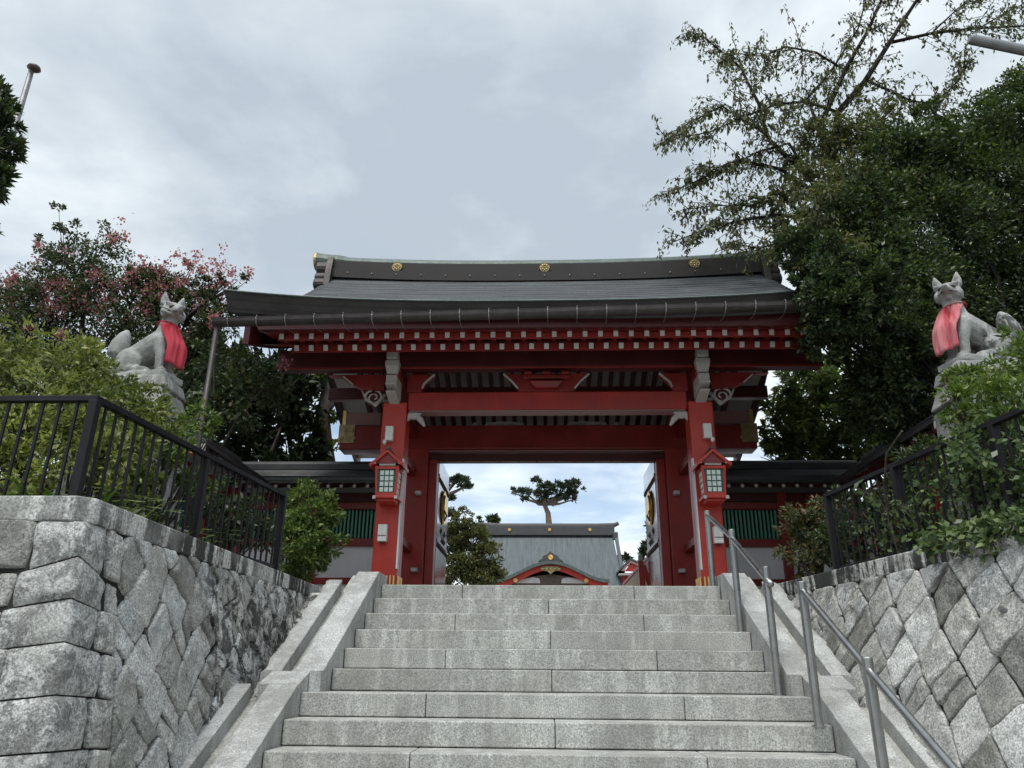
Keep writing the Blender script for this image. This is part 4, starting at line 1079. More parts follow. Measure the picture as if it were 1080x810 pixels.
# ------------------------------------------------------------------ the worship hall beyond
def hall():
    cx = .33
    t = thing('shrine_hall', 'distant main hall with broad grey-green copper roof and curved red porch gable', 'building', (cx, 40, 2.4))
    n = 20; vs = []
    yE, yR = 35.6, 40.0
    def zr(f): return 5.15+(8.40-5.15)*(.62*f+.38*f*f)
    def hx(f): return 3.42-.12*f+.10*(1-f)**2
    for i in range(n+1):
        f = i/n
        vs += [(cx-hx(f), yE+(yR-yE)*f, zr(f)), (cx+hx(f), yE+(yR-yE)*f, zr(f))]
    m = MB(); fs = [(2*i, 2*i+1, 2*i+3, 2*i+2) for i in range(n)]
    vb = [(x, y+.15, z-.25) for x, y, z in vs]; k = len(vs)
    back = [(x, 2*yR-y, z) for x, y, z in vs]
    m.add(vs+vb, fs+[tuple(k+q for q in f)[::-1] for f in fs]+[(0, k, k+1, 1)]+[(2*i, 2*i+2, k+2*i+2, k+2*i) for i in range(n)]+[(2*i+1, k+2*i+1, k+2*i+3, 2*i+3) for i in range(n)])
    m.add(back, [f[::-1] for f in fs])
    rf = m.build('roof', MT['hallroof'], t)
    m = MB(); m.box(cx-3.38, cx+3.38, yR-.3, yR+.3, 8.30, 8.80); m.build('ridge', MT['hallridge'], rf, bevel=.02)
    m = MB()
    m.tube([(cx-3.62, yR, 8.98), (cx-3.4, yR, 8.88), (cx-2.5, yR, 8.85), (cx+2.5, yR, 8.85), (cx+3.4, yR, 8.88), (cx+3.62, yR, 8.98)], [.10, .12, .12, .12, .12, .10], 10); m.build('ridge_cap', MT['hallridge'], rf)
    for s in (-1, 1):
        m = MB(); m.tube([(cx+s*3.46, yE+(yR-yE)*i/n, zr(i/n)+.05) for i in range(n+1)], .10, 8); m.build('verge_roll', MT['hallroof'], rf)
        m = MB(); m.box(cx+s*3.40-.14, cx+s*3.40+.14, yR-.42, yR-.25, 8.05, 8.45); m.build('ridge_end_tile', MT['hallridge'], rf, bevel=.03)
    for x in (-2.1, 0, 2.1):
        e = MB(); crest(e, (cx+x, yR-.30, 8.58), .085, .05, 8); e.build('gilt_badge', MT['gold'], rf)
    m = MB(); m.box(cx-3.0, cx+3.0, 36.6, 43.5, 2.40, 5.6); m.build('wall', MT['red_shaded_dark'], t)
    for i in range(7):
        m = MB(); x = cx-2.95+i*.983; m.box(x-.12, x+.12, 36.4, 36.64, 2.40, 5.4); m.build('post', MT['red'], t)
    # curved porch gable
    gx = .30; N = 36; W = 2.55
    def gz(u): return 5.33+.86*(.5+.5*math.cos(PI*min(1, abs(u)*1.02)))**.85+.09*abs(u)**4
    def band(y0, y1, off0, off1, name, mat, w0=W):
        m = MB(); vs = []
        for i in range(N+1):
            u = -1+2*i/N; x = gx+u*w0
            vs += [(x, y0, gz(u)+off0), (x, y0, gz(u)+off1), (x, y1, gz(u)+off1), (x, y1, gz(u)+off0)]
        fs = []
        for i in range(N):
            a = i*4
            for q in range(4): fs.append((a+q, a+(q+1) % 4, a+4+(q+1) % 4, a+4+q))
        fs += [(0, 1, 2, 3), (N*4+3, N*4+2, N*4+1, N*4)]
        m.add(vs, fs); return m.build(name, mat, t)
    band(33.9, 37.4, -.10, .0, 'porch_roof', MT['hallroof'])
    band(33.82, 33.98, -.13, .015, 'porch_roof_edge', MT['patina'], W)
    band(34.05, 34.2, -.36, -.11, 'porch_bargeboard', MT['red'], W*.985)
    m = MB(); m.prism([(gx-.46, 5.90), (gx-.3, 5.97), (gx+.3, 5.97), (gx+.46, 5.90), (gx+.34, 5.80), (gx+.14, 5.76), (gx, 5.64), (gx-.14, 5.76), (gx-.34, 5.80)], 'y', 33.95, 34.04)
    for i in range(5): m.ball((gx-.36+i*.18, 33.95, 5.86), (.09, .05, .07), None, 8, 6)
    m.build('gilt_pendant', MT['gold_old_shaded'], t)
    for x in (-1.55, 1.55):
        m = MB(); crest(m, (gx+x, 34.03, 5.38), .10, .04, 6); m.build('gilt_boss', MT['gold'], t)
    m = MB(); m.box(gx-2.2, gx+2.2, 34.6, 34.8, 2.40, 5.55); m.build('porch_lattice', MT['bronze'], t)
    m = MB(); m.prism([(gx-2.0, 5.2), (gx+2.0, 5.2), (gx+1.2, 5.52), (gx, 5.68), (gx-1.2, 5.52)], 'y', 34.3, 34.45); m.build('porch_panel', MT['bronze'], t)
    for q in (-1, 1):
        m = MB(); pl = [(gx+q*.45, 5.28), (gx+q*1.7, 5.28), (gx+q*1.25, 5.46), (gx+q*.8, 5.54), (gx+q*.5, 5.50)]; m.prism(pl if q > 0 else pl[::-1], 'y', 34.24, 34.298)
        m.build('porch_carving', MT['soffit'], t, bevel=.02)
    m = MB(); m.prism([(gx-.55, 6.16), (gx+.55, 6.16), (gx+.50, 6.26), (gx+.40, 6.30), (gx+.32, 6.44), (gx+.16, 6.50), (gx, 6.64), (gx-.16, 6.50), (gx-.32, 6.44), (gx-.40, 6.30), (gx-.50, 6.26)], 'y', 33.9, 34.15); o = m.build('porch_ridge_tile', MT['hallridge'], t, bevel=.02)
    m = MB(); crest(m, (gx, 33.9, 6.36), .12, .05, 6); m.build('gilt_badge', MT['gold'], o)
hall()
def small_shrine():
    t = thing('small_shrine', 'small red shrine building with pale gable at the right of the main hall', 'building', (4.0, 36, 2.4))
    m = MB(); m.box(3.62, 4.9, 36.0, 37.5, 2.40, 5.95); m.build('wall', MT['red_shaded_deep'], t)
    m = MB(); m.prism([(3.45, 5.98), (4.02, 6.50), (5.1, 5.98), (5.1, 6.07), (4.02, 6.60), (3.45, 6.07)], 'y', 35.7, 37.7); m.build('roof', MT['hallridge'], t)
    m = MB(); m.prism([(3.55, 6.0), (4.02, 6.46), (4.95, 6.0), (4.8, 6.0), (4.02, 6.38), (3.67, 6.0)], 'y', 35.68, 35.72); m.build('bargeboard', MT['edge'], t)
    m = MB(); m.prism([(3.72, 6.0), (4.02, 6.36), (4.78, 6.0)], 'y', 35.8, 35.9); m.build('gable', MT['red'], t)
    m = MB(); m.box(3.42, 5.1, 35.5, 36.0, 5.80, 5.86); m.build('lower_roof', MT['soffit'], t, bevel=.02)
    for x in (3.7, 4.2, 4.8):
        m = MB(); m.box(x-.05, x+.05, 35.9, 35.99, 2.40, 5.78); m.build('post', MT['red'], t)
small_shrine()
def inner_boards():
    t = thing('board_fence', 'brown board fence behind the right gate door', 'fence', (1.75, 14.5, 2.4))
    for i in range(14):
        m = MB(); y = 12.95+i*.30; m.box(1.70, 1.74, y, y+.285, 2.40, 3.42-.002*i); m.build('board', MT['wood'], t, bevel=.004)
    m = MB(); m.box(1.69, 1.75, 12.9, 17.2, 3.42, 3.47); m.build('top_rail', MT['red_shaded_deep'], t)
    t = thing('door_prop', 'bright red leaning timber prop frame behind the right gate door', 'prop', (1.62, 12.5, 2.4))
    m = MB(); m.beam((1.55, 12.52, 2.40), (1.52, 12.52, 3.32), .09, .09, (0, 1, 0)); m.build('post', MT['red'], t, bevel=.006)
    m = MB(); m.beam((1.78, 12.45, 2.40), (1.56, 12.47, 3.25), .07, .07, (0, 1, 0)); m.build('brace', MT['red'], t, bevel=.006)
    m = MB(); m.box(1.49, 1.55, 12.46, 12.58, 3.33, 3.42); m.build('white_tip', MT['white'], t)
    m = MB(); m.box(1.60, 1.63, 12.53, 12.58, 2.42, 3.1); m.build('white_slip', MT['white'], t)
inner_boards()

# ------------------------------------------------------------------ fox statues
def fox(loc, rotz, yaw, label, mat, bib_mat, open_mouth, twig):
    t = thing('fox_statue', label, 'statue', loc, rotz, 'stone foxes on pedestals')
    m = MB()
    # body: haunches, back, chest, neck
    m.ball((-.36, 0, .17), (.17, .135, .17)); m.capsule((-.34, 0, .20), (-.06, 0, .36), .135, .135)
    m.ball((-.045, 0, .36), (.13, .125, .16)); m.capsule((-.03, 0, .42), (0, 0, .65), .105, .070)
    for s in (-1, 1):
        m.ball((-.32, s*.10, .15), (.155, .07, .15)); m.capsule((-.26, s*.12, .06), (-.10, s*.12, .035), .05, .038); m.ball((-.09, s*.12, .03), (.06, .04, .032))
        m.capsule((-.02, s*.075, .36), (.025, s*.075, .20), .072, .052); m.capsule((.025, s*.075, .20), (.03, s*.072, .05), .05, .042)
        m.ball((.055, s*.072, .032), (.065, .045, .035))
    # tail standing up behind
    m.tube([(-.50, 0, .06), (-.55, 0, .16), (-.565, 0, .28), (-.545, 0, .40), (-.51, 0, .50), (-.49, 0, .555)], [.06, .085, .10, .095, .06, .015], 14)
    # head, turned on the neck
    R = Matrix.Rotation(yaw, 3, 'Z'); hc = Vector((.0, 0, .70))
    H = lambda x, y, z: hc+R @ Vector((x, y, z))
    k0 = len(m.v)
    m.ball(hc, (.095, .098, .092), R); m.ball(H(.03, 0, -.02), (.085, .085, .065), R)
    m.capsule(H(.06, 0, -.012), H(.185, 0, -.032), .058, .026)
    m.ball(H(.205, 0, -.018), (.022, .024, .018), R)
    for s in (-1, 1):
        m.ball(H(.035, s*.072, -.035), (.055, .035, .05), R)                                  # cheek ruff
        m.capsule(H(.085, s*.02, .038), H(.055, s*.075, .055), .014, .016)                    # brow
        m.tube([H(-.02, s*.062, .06), H(-.022, s*.075, .12), H(-.012, s*.083, .185)], [.045, .034, .006], 10)
    if open_mouth: m.capsule(H(.05, 0, -.065), H(.12, 0, -.085), .034, .016)
    else: m.capsule(H(.05, 0, -.05), H(.13, 0, -.056), .035, .018)
    HS = 1.14
    m.v[k0:] = [tuple(hc+(Vector(p)-hc)*HS) for p in m.v[k0:]]
    m.box(-.52, .14, -.17, .17, -.055, .012)
    o = m.build('body', mat, t, local=True)
    r = o.modifiers.new('remesh', 'REMESH'); r.mode = 'VOXEL'; r.voxel_size = .011; r.use_smooth_shade = True
    q = o.modifiers.new('smooth', 'SMOOTH'); q.factor = .5; q.iterations = 3
    dg = bpy.context.evaluated_depsgraph_get(); me = bpy.data.meshes.new_from_object(o.evaluated_get(dg)); o.modifiers.clear(); o.data = me
    me.polygons.foreach_set('use_smooth', [True]*len(me.polygons)); me.materials.clear(); me.materials.append(mat)
    e = MB()
    for s in (-1, 1):
        e.ball(H(.090, s*.046, .018), (.018, .026, .009), R @ Matrix.Rotation(s*-.5, 3, 'X'), 10, 6)
        e.tube([H(.165, s*.024, -.046), H(.12, s*.05, -.044), H(.075, s*.074, -.030)], .005, 6)
    e.v = [tuple(hc+(Vector(p)-hc)*HS) for p in e.v]
    e.build('carved_features', MT['bronze'], t, local=True)
    for s in (-1, 1):
        e = MB(); e.tube([H(-.0, s*.064, .075), H(.002, s*.074, .12), H(.002, s*.081, .16)], [.022, .018, .004], 8); e.v = [tuple(hc+(Vector(p)-hc)*HS) for p in e.v]; e.build('inner_ear', MT['pedestal'], t, local=True)
    if twig:
        e = MB(); e.tube([H(.10, -.13, -.062), H(.115, 0, -.062), H(.11, .05, -.06)], .012, 8); e.tube([H(.12, -.02, -.06), H(.2, -.10, -.075), H(.27, -.20, -.10)], .006, 6); e.v = [tuple(hc+(Vector(p)-hc)*HS) for p in e.v]; e.build('scroll', mat, t, local=True)
    # bib: gathered at the neck and hanging in folds over the chest
    nu, nv = 40, 14; vs = []
    for j in range(nv+1):
        f = j/nv; z = .535-.47*f
        for i in range(nu+1):
            a = math.radians(-88+176*i/nu)*(1-.40*min(1, f*1.6))
            rx = .105+.075*min(1, f*2.2)-.0*f; ry = .105+.055*min(1, f*1.6)
            fold = .014*math.sin(a*8+.8*math.sin(f*3))*(.3+f)+.009*math.sin(a*17+f*2)+.010*noise.noise(Vector((a*3, f*3, 1.0)))
            x = -.02+.035*min(1, f*2)+(rx+fold)*math.cos(a); y = (ry+fold)*math.sin(a)
            vs.append((x, y, z-.02*math.cos(a)*0+.02*abs(math.sin(a))*f*2))
    b = MB(); b.add(vs, [(j*(nu+1)+i, j*(nu+1)+i+1, (j+1)*(nu+1)+i+1, (j+1)*(nu+1)+i) for j in range(nv) for i in range(nu)])
    bo = b.build('bib', bib_mat, t, smooth=True, local=True)
    sm = bo.modifiers.new('thick', 'SOLIDIFY'); sm.thickness = .005
    b = MB(); b.tube([(-.02+.100*math.cos(a), .100*math.sin(a), .540+.02*abs(math.sin(a))) for a in [2*PI*i/28 for i in range(29)]], .007, 8); b.build('bib_tie', bib_mat, bo, smooth=True, local=True)
def pedestal(x, y, label, s, mark):
    t = thing('pedestal', label, 'pedestal', (x, y, 2.36))
    def rock(x0, x1, y0, y1, z0, z1, name, ch, mat):
        m = MB(); n = 6
        m.hexa([(x0, y0, z0), (x1, y0, z0), (x1, y1, z0), (x0, y1, z0), (x0+ch, y0+ch, z1), (x1-ch, y0+ch, z1), (x1-ch, y1-ch, z1), (x0+ch, y1-ch, z1)])
        return m.build(name, mat, t, bevel=.02, seg=3)
    rock(x-.62, x+.62, y-.5, y+.5, 2.36, 2.85, 'plinth', .02, MT['pedestal'])
    rock(x-.42, x+.45, y-.34, y+.34, 2.852, 3.92, 'shaft', .02, MT['pedestal'])
    rock(x-.44, x+.40, y-.30, y+.30, 3.922, 4.13, 'cap', .07, MT['pedestal'])
    rock(x-.40, x+.36, y-.24, y+.24, 4.132, 4.255, 'top_slab', .03, MT['pedestal'])
    if mark:
        c = bpy.data.curves.new('carved_character', 'FONT'); c.body = '奉'; c.size = .36; c.extrude = .004; c.align_x = 'CENTER'
        tmp = bpy.data.objects.new('tmp', c); COL.objects.link(tmp); dg = bpy.context.evaluated_depsgraph_get(); dg.update()
        me = bpy.data.meshes.new_from_object(tmp.evaluated_get(dg)); COL.objects.unlink(tmp); bpy.data.objects.remove(tmp)
        o = bpy.data.objects.new('carved_character', me); COL.objects.link(o); me.materials.clear(); me.materials.append(MT['bronze'])
        o.parent = t
        o.rotation_euler = (PI/2, 0, PI/2*s); o.location = (s*.438, -.0, 1.02)
        o.rotation_euler = (PI/2, 0, PI/2) if s > 0 else (PI/2, 0, -PI/2)
FL, FR = (-3.79, 6.75, 4.305), (3.92, 6.75, 4.40)
fox(FL, math.radians(-12), math.radians(-30), 'seated stone fox in a red bib holding a scroll on the left pedestal', MT['statue'], MT['bib'], False, True)
fox(FR, math.radians(192), math.radians(42), 'seated open-mouthed stone fox in a faded red bib on the right pedestal', MT['statue_dark'], MT['bib_faded'], True, False)
pedestal(-3.97, 6.75, 'carved stone pedestal under the left fox, half hidden by shrubs', 1, True)
pedestal(4.11, 6.75, 'carved stone pedestal under the right fox, half hidden by shrubs', -1, False)
for o in bpy.data.objects:
    if o.name.startswith('fox_statue') and o.location.x > 0: o.scale = (1.06, 1.06, 1.04)
    if o.name.startswith('pedestal') and o.location.x > 0: o.scale = (1, 1, 1.045)

# ------------------------------------------------------------------ poles
def poles():
    t = thing('flag_pole', 'silver flagpole top with a flat round cap behind the far left tree', 'flagpole', (-5.35, 6.0, 2.38))
    m = MB(); m.tube([(-5.35, 6.0, 2.38), (-5.35, 6.0, 7.44)], [.05, .026], 14); m.build('pole', MT['galv'], t, smooth=True)
    m = MB(); m.lathe([(.01, -.02), (.045, -.008), (.066, .012), (.058, .035), (.015, .05)], (-5.33, 6.0, 7.46), 18); m.build('cap', MT['bronze'], t, smooth=True)
    t = thing('lamp_pole', 'tilted silver pole arm entering at the top right of the sky', 'pole', (7.4, 6.2, 2.38))
    a, b = at(1022, 41, 6.0), at(1082, 53.5, 6.0); d = (b-a).normalized()
    m = MB(); m.tube([a, a+d*.02, a+d*2.2], [.044, .050, .050], 16); m.build('arm', MT['galv'], t, smooth=False)
    e = a+d*2.2
    m = MB(); m.tube([(e.x, e.y, 2.38), (e.x, e.y, e.z+.3)], .08, 14); m.build('pole', MT['galv'], t, smooth=True)
poles()

# ------------------------------------------------------------------ vegetation
def leaf_mesh(name, P, D, Nn, L, W, mat, parent=None, fold=.18, sag=0.0):
    n = len(P)
    D = D/np.linalg.norm(D, axis=1, keepdims=True)
    Sd = np.cross(D, Nn); Sd /= (np.linalg.norm(Sd, axis=1, keepdims=True)+1e-9)
    Nn = np.cross(Sd, D)
    L = L[:, None]; W = W[:, None]
    mid = P+D*L*.42
    v = np.stack([P, mid+Sd*W*.5+Nn*W*fold, P+D*L-Nn*L*sag, mid-Sd*W*.5+Nn*W*fold], 1).reshape(-1, 3)
    off = np.zeros(3)
    if parent is not None:
        r = parent
        while r.parent is not None: r = r.parent
        off = np.array(ORG[r.name])
    v = (v-off).astype(np.float32)
    me = bpy.data.meshes.new(name)
    me.vertices.add(4*n); me.vertices.foreach_set('co', v.ravel())
    me.loops.add(4*n); me.loops.foreach_set('vertex_index', np.arange(4*n, dtype=np.int32))
    me.polygons.add(n); me.polygons.foreach_set('loop_start', np.arange(0, 4*n, 4, dtype=np.int32))
    me.update(calc_edges=True); me.validate()
    me.materials.append(mat)
    o = bpy.data.objects.new(name, me); COL.objects.link(o)
    if parent is not None: o.parent = parent
    return o
def unit(n):
    v = RNG.normal(size=(n, 3)); return v/np.linalg.norm(v, axis=1, keepdims=True)
def clump_points(clumps, n, fill=.55, sub=.28, gap=.0):
    """points in sub-clumps scattered over ellipsoid clumps; returns points and outward directions"""
    C = np.array([c for c, r in clumps], float); R = np.array([r if isinstance(r, (tuple, list)) else (r, r, r) for c, r in clumps], float)
    w = (R[:, 0]*R[:, 1]*R[:, 2])**(2/3); w /= w.sum()
    # sprays: small sub-clumps near the shell
    ns = max(12, n//55)
    ci = RNG.choice(len(C), ns, p=w); d = unit(ns); rr = fill+(1.08-fill)*RNG.random(ns)**.6
    SC = C[ci]+d*R[ci]*rr[:, None]; SR = (R[ci].mean(1)*sub*(.6+.8*RNG.random(ns)))
    k = RNG.integers(0, ns, n); dd = unit(n)
    P = SC[k]+dd*(SR[k]*RNG.random(n)**.45)[:, None]*np.array([1, 1, .8])
    out = d[k]*.7+dd*.6
    return P, out
def foliage(name, clumps, n, leaf, mat, parent, up=.5, droop=0.0, fill=.55, sub=.28, aspect=.5, spread=.7):
    P, out = clump_points(clumps, n, fill, sub)
    D = out*.8+unit(n)*spread+np.array([0, 0, -droop])
    N_ = np.array([0, 0, up])+unit(n)*.6+out*.5
    L = leaf*(.6+.7*RNG.random(n)); return leaf_mesh(name, P, D, N_, L, L*aspect, mat, parent)
def ck(px, py, Y, r, sq=1.0):
    return (at(px, py, Y), (r*pxm(Y), r*pxm(Y), r*pxm(Y)*sq))
def limbs(m, base, clumps, r0, bend=.15, n=6, split=.45, thin=.62):
    base = Vector(base); cen = sum((Vector(c) for c, r in clumps), Vector())/len(clumps)
    fork = base.lerp(cen, split); fork.x = base.x*.6+fork.x*.4; fork.y = base.y*.6+fork.y*.4
    pts = [base.lerp(fork, i/4)+Vector((random.uniform(-1, 1), random.uniform(-1, 1), 0))*.04*i for i in range(5)]
    m.tube(pts, [r0*(1.25-.35*i/4) for i in range(5)], 9)
    for c, r in clumps:
        c = Vector(c); q = []; 
        o = Vector((random.uniform(-1, 1), random.uniform(-1, 1), random.uniform(-.3, .6)))*bend*(c-fork).length
        for i in range(n+1):
            f = i/n; q.append(pts[-1].lerp(c, f)+o*math.sin(PI*f))
        m.tube(q, [r0*thin*(1-.85*i/n) for i in range(n+1)], 6)
        for k in range(5):                                # twigs
            e = c+Vector((random.uniform(-1, 1), random.uniform(-1, 1), random.uniform(-.5, 1))).normalized()*max(r if isinstance(r, (int, float)) else r[0], .05)*.9
            s0 = q[-2]; mid = s0.lerp(e, .5)+Vector((random.uniform(-.05, .05),)*3)
            m.tube([s0, mid, e], [r0*.14, r0*.10, r0*.04], 5)
    return m
def tree(name, label, cat, base, clumps, n, leaf, mat, bark=None, r0=.12, group=None, thin=.45, **kw):
    t = thing(name, label, cat, base, group=group)
    limbs(MB(), base, clumps, r0, thin=thin).build('trunk', bark or MT['bark'], t, smooth=True)
    foliage('crown', clumps, n, leaf, mat, t, **kw)
    return t
# --- right: dense evergreens
cA = [ck(868, 335, 8.1, 36), ck(872, 285, 8.0, 36), ck(905, 240, 8.3, 48), ck(950, 185, 8.8, 50), ck(930, 300, 8.3, 62), ck(955, 385, 8.5, 55), ck(985, 250, 8.8, 62), ck(935, 420, 8.7, 44), ck(985, 335, 8.8, 58), ck(843, 262, 7.7, 22), ck(858, 315, 7.6, 20), ck(852, 290, 7.6, 20), ck(975, 430, 9.0, 40), ck(868, 312, 7.3, 26), ck(893, 325, 7.3, 32), ck(915, 298, 7.3, 32), ck(864, 340, 7.4, 16), ck(882, 272, 7.3, 26), ck(935, 335, 7.35, 34), ck(930, 290, 7.3, 26), ck(872, 372, 7.6, 15), ck(888, 352, 7.5, 18), ck(945, 400, 7.9, 42), ck(962, 355, 7.75, 36), ck(962, 440, 8.3, 32)]
tree('evergreen_tree', 'big dark dense evergreen tree overhanging the right end of the gate roof', 'tree', (5.6, 8.9, 2.39), cA, 125000, .058, MT['l_dark'], r0=.15, thin=.24, bark=MT['bark_dark'], up=.6, fill=.35, sub=.24)
cB = [ck(1035, 165, 9.2, 52), ck(1080, 130, 9.4, 58), ck(1000, 190, 9.2, 45), ck(1065, 240, 9.2, 72), ck(1095, 330, 9.4, 75), ck(1035, 310, 9.2, 66), ck(1030, 400, 9.2, 56), ck(1140, 220, 9.6, 85), ck(1080, 420, 9.3, 60), ck(975, 130, 9.2, 26), ck(1060, 460, 9.3, 50)]
tB = tree('evergreen_tree', 'tall evergreen tree with yellowish top shoots behind the right fox statue', 'tree', (7.4, 9.6, 2.39), cB, 85000, .066, MT['l_dark'], r0=.17, thin=.26, bark=MT['bark_dark'], up=.6, fill=.35, sub=.24)
foliage('young_shoots', [ck(1035, 140, 9.0, 50, .6), ck(1080, 105, 9.1, 45, .6), ck(960, 160, 8.7, 45, .6), ck(1000, 170, 8.9, 45, .6), ck(920, 215, 8.3, 40, .7), ck(1050, 200, 8.8, 50)], 16000, .066, MT['l_ever'], tB, fill=.6, sub=.3)
cM = [ck(845, 415, 12.5, 32), ck(825, 450, 12.5, 26), ck(870, 440, 12.5, 36), ck(900, 470, 12.5, 34), ck(815, 480, 12.5, 16), ck(850, 470, 12.5, 28), ck(885, 405, 12.8, 30), ck(925, 450, 12.8, 30)]
tree('broadleaf_tree', 'lighter green leafy tree behind the right roofed wall beyond the gate corner', 'tree', (6.3, 12.7, 2.39), cM, 13000, .12, MT['l_mid'], r0=.12, droop=.3, fill=.45, sub=.3)
# --- cherry with sparse drooping leaves
def cherry():
    base = Vector((5.9, 10.6, 2.39))
    t = thing('cherry_tree', 'tall sparse cherry tree with drooping leaves spreading over the right of the sky', 'tree', base)
    m = MB(); Yc = 10.4
    limb = [([(905, 300), (890, 215), (876, 165), (885, 120), (910, 85), (940, 45), (968, 0), (985, -35)], .085, .02),
            ([(940, 45), (985, 34), (1030, 30), (1085, 26), (1130, 24)], .032, .010),
            ([(876, 165), (868, 130), (893, 75), (915, 35), (932, 0), (945, -30)], .05, .015),
            ([(890, 215), (860, 195), (835, 170), (812, 145), (800, 110), (780, 70), (745, 40), (730, 32)], .055, .008),
            ([(812, 145), (790, 130), (760, 112), (730, 128), (702, 142)], .025, .006),
            ([(876, 165), (850, 105), (878, 70), (905, 30), (920, -20)], .03, .010),
            ([(905, 300), (885, 245), (860, 205), (825, 180), (780, 170), (735, 192), (700, 205)], .05, .007),
            ([(885, 245), (850, 232), (820, 228), (780, 232), (745, 240), (712, 255)], .035, .006),
            ([(860, 205), (832, 150), (800, 158), (770, 175), (745, 178)], .028, .006),
            ([(885, 120), (850, 108), (820, 110), (785, 122), (750, 140), (700, 150)], .028, .006),
            ([(910, 85), (935, 95), (960, 108), (985, 110), (1010, 85), (1018, 65)], .024, .006),
            ([(890, 215), (905, 180), (935, 165), (965, 150)], .035, .01),
            ([(850, 232), (820, 205), (795, 215), (760, 215), (722, 222)], .022, .005),
            ([(893, 75), (860, 55), (830, 50), (805, 60), (780, 55), (760, 62)], .022, .005),
            ([(905, 300), (870, 265), (835, 250), (800, 262), (772, 258)], .03, .006),
            ([(985, 34), (1010, 10), (1035, -10)], .016, .005), ([(1030, 30), (1060, 12), (1090, 0)], .014, .005)]
    m.tube([base, base+Vector((-.05, 0, 2.2)), base+Vector((-.3, -.1, 4.3)), at(905, 300, Yc)], [.2, .17, .13, .1], 10)
    lp = []
    for pl, ra, rb in limb:
        yo = random.uniform(-.7, .7); n = len(pl)
        q = [at(px+random.uniform(-2, 2), py+random.uniform(-2, 2), Yc+yo*i/max(1, n-1)) for i, (px, py) in enumerate(pl)]
        # smooth by midpoint insertion
        qq = []
        for a, b in zip(q[:-1], q[1:]): qq += [a, a.lerp(b, .5)+Vector((random.uniform(-1, 1),)*3)*.02]
        qq.append(q[-1]); k = len(qq)
        m.tube(qq, [ra+(rb-ra)*i/(k-1) for i in range(k)], 7)
        L = len(qq)
        for i in range(2, L):                              # twigs off each limb
            for _ in range(5 if ra < .06 else 3):
                p = qq[i].lerp(qq[i-1], random.random()); d = (qq[i]-qq[i-1]).normalized()
                dv = (d*.8+Vector((random.uniform(-1, 1), random.uniform(-.9, .9), random.uniform(-.7, .8)))).normalized()
                ln = random.uniform(.3, .95)*(1-.6*(i/L)**2); pts = [p]
                for s_ in range(4):
                    pts.append(pts[-1]+dv*ln/4); dv = (dv+Vector((random.uniform(-.3, .3), random.uniform(-.3, .3), random.uniform(-.45, .15)))).normalized()
                m.tube(pts, [.009, .007, .006, .005, .003], 4, False)
                for a, b in zip(pts[:-1], pts[1:]):
                    for _k in range(5): lp.append(a.lerp(b, random.random()))
                lp += [pts[-1]]*2
    m.build('trunk', MT['bark_dark'], t, smooth=True)
    P = np.array([tuple(p) for p in lp]); 
    n = len(P); P = P+RNG.normal(size=(n, 3))*.035
    D = unit(n)*.75+np.array([0, 0, -.95]); N_ = unit(n)
    L = .092*(.55+.7*RNG.random(n)); leaf_mesh('crown', P, D, N_, L, L*.42, MT['l_cherry'], t, .15, .1)
    cl = [ck(880, 215, 10.2, 40), ck(905, 160, 10.0, 34), ck(860, 250, 9.8, 34), ck(925, 120, 10.0, 30), ck(830, 215, 10.2, 26), ck(915, 200, 9.8, 44)]
    foliage('hanging_leaves', [ck(845, 255, 8.0, 24), ck(870, 225, 8.0, 30), ck(905, 195, 8.2, 32), ck(940, 165, 8.6, 30), ck(850, 285, 7.7, 18), ck(885, 265, 7.8, 24), ck(960, 205, 8.6, 26), ck(868, 150, 9.6, 30), ck(900, 150, 9.4, 30), ck(858, 192, 9.0, 28), ck(925, 135, 9.4, 28), ck(838, 240, 8.6, 22), ck(815, 268, 8.2, 14)], 12000, .075, MT['l_cherry'], t, droop=.7, fill=.2, sub=.34, aspect=.4)
    foliage('inner_leaves', cl, 2600, .12, MT['l_cherry'], t, droop=.6, fill=.2, sub=.5, aspect=.42)
cherry()
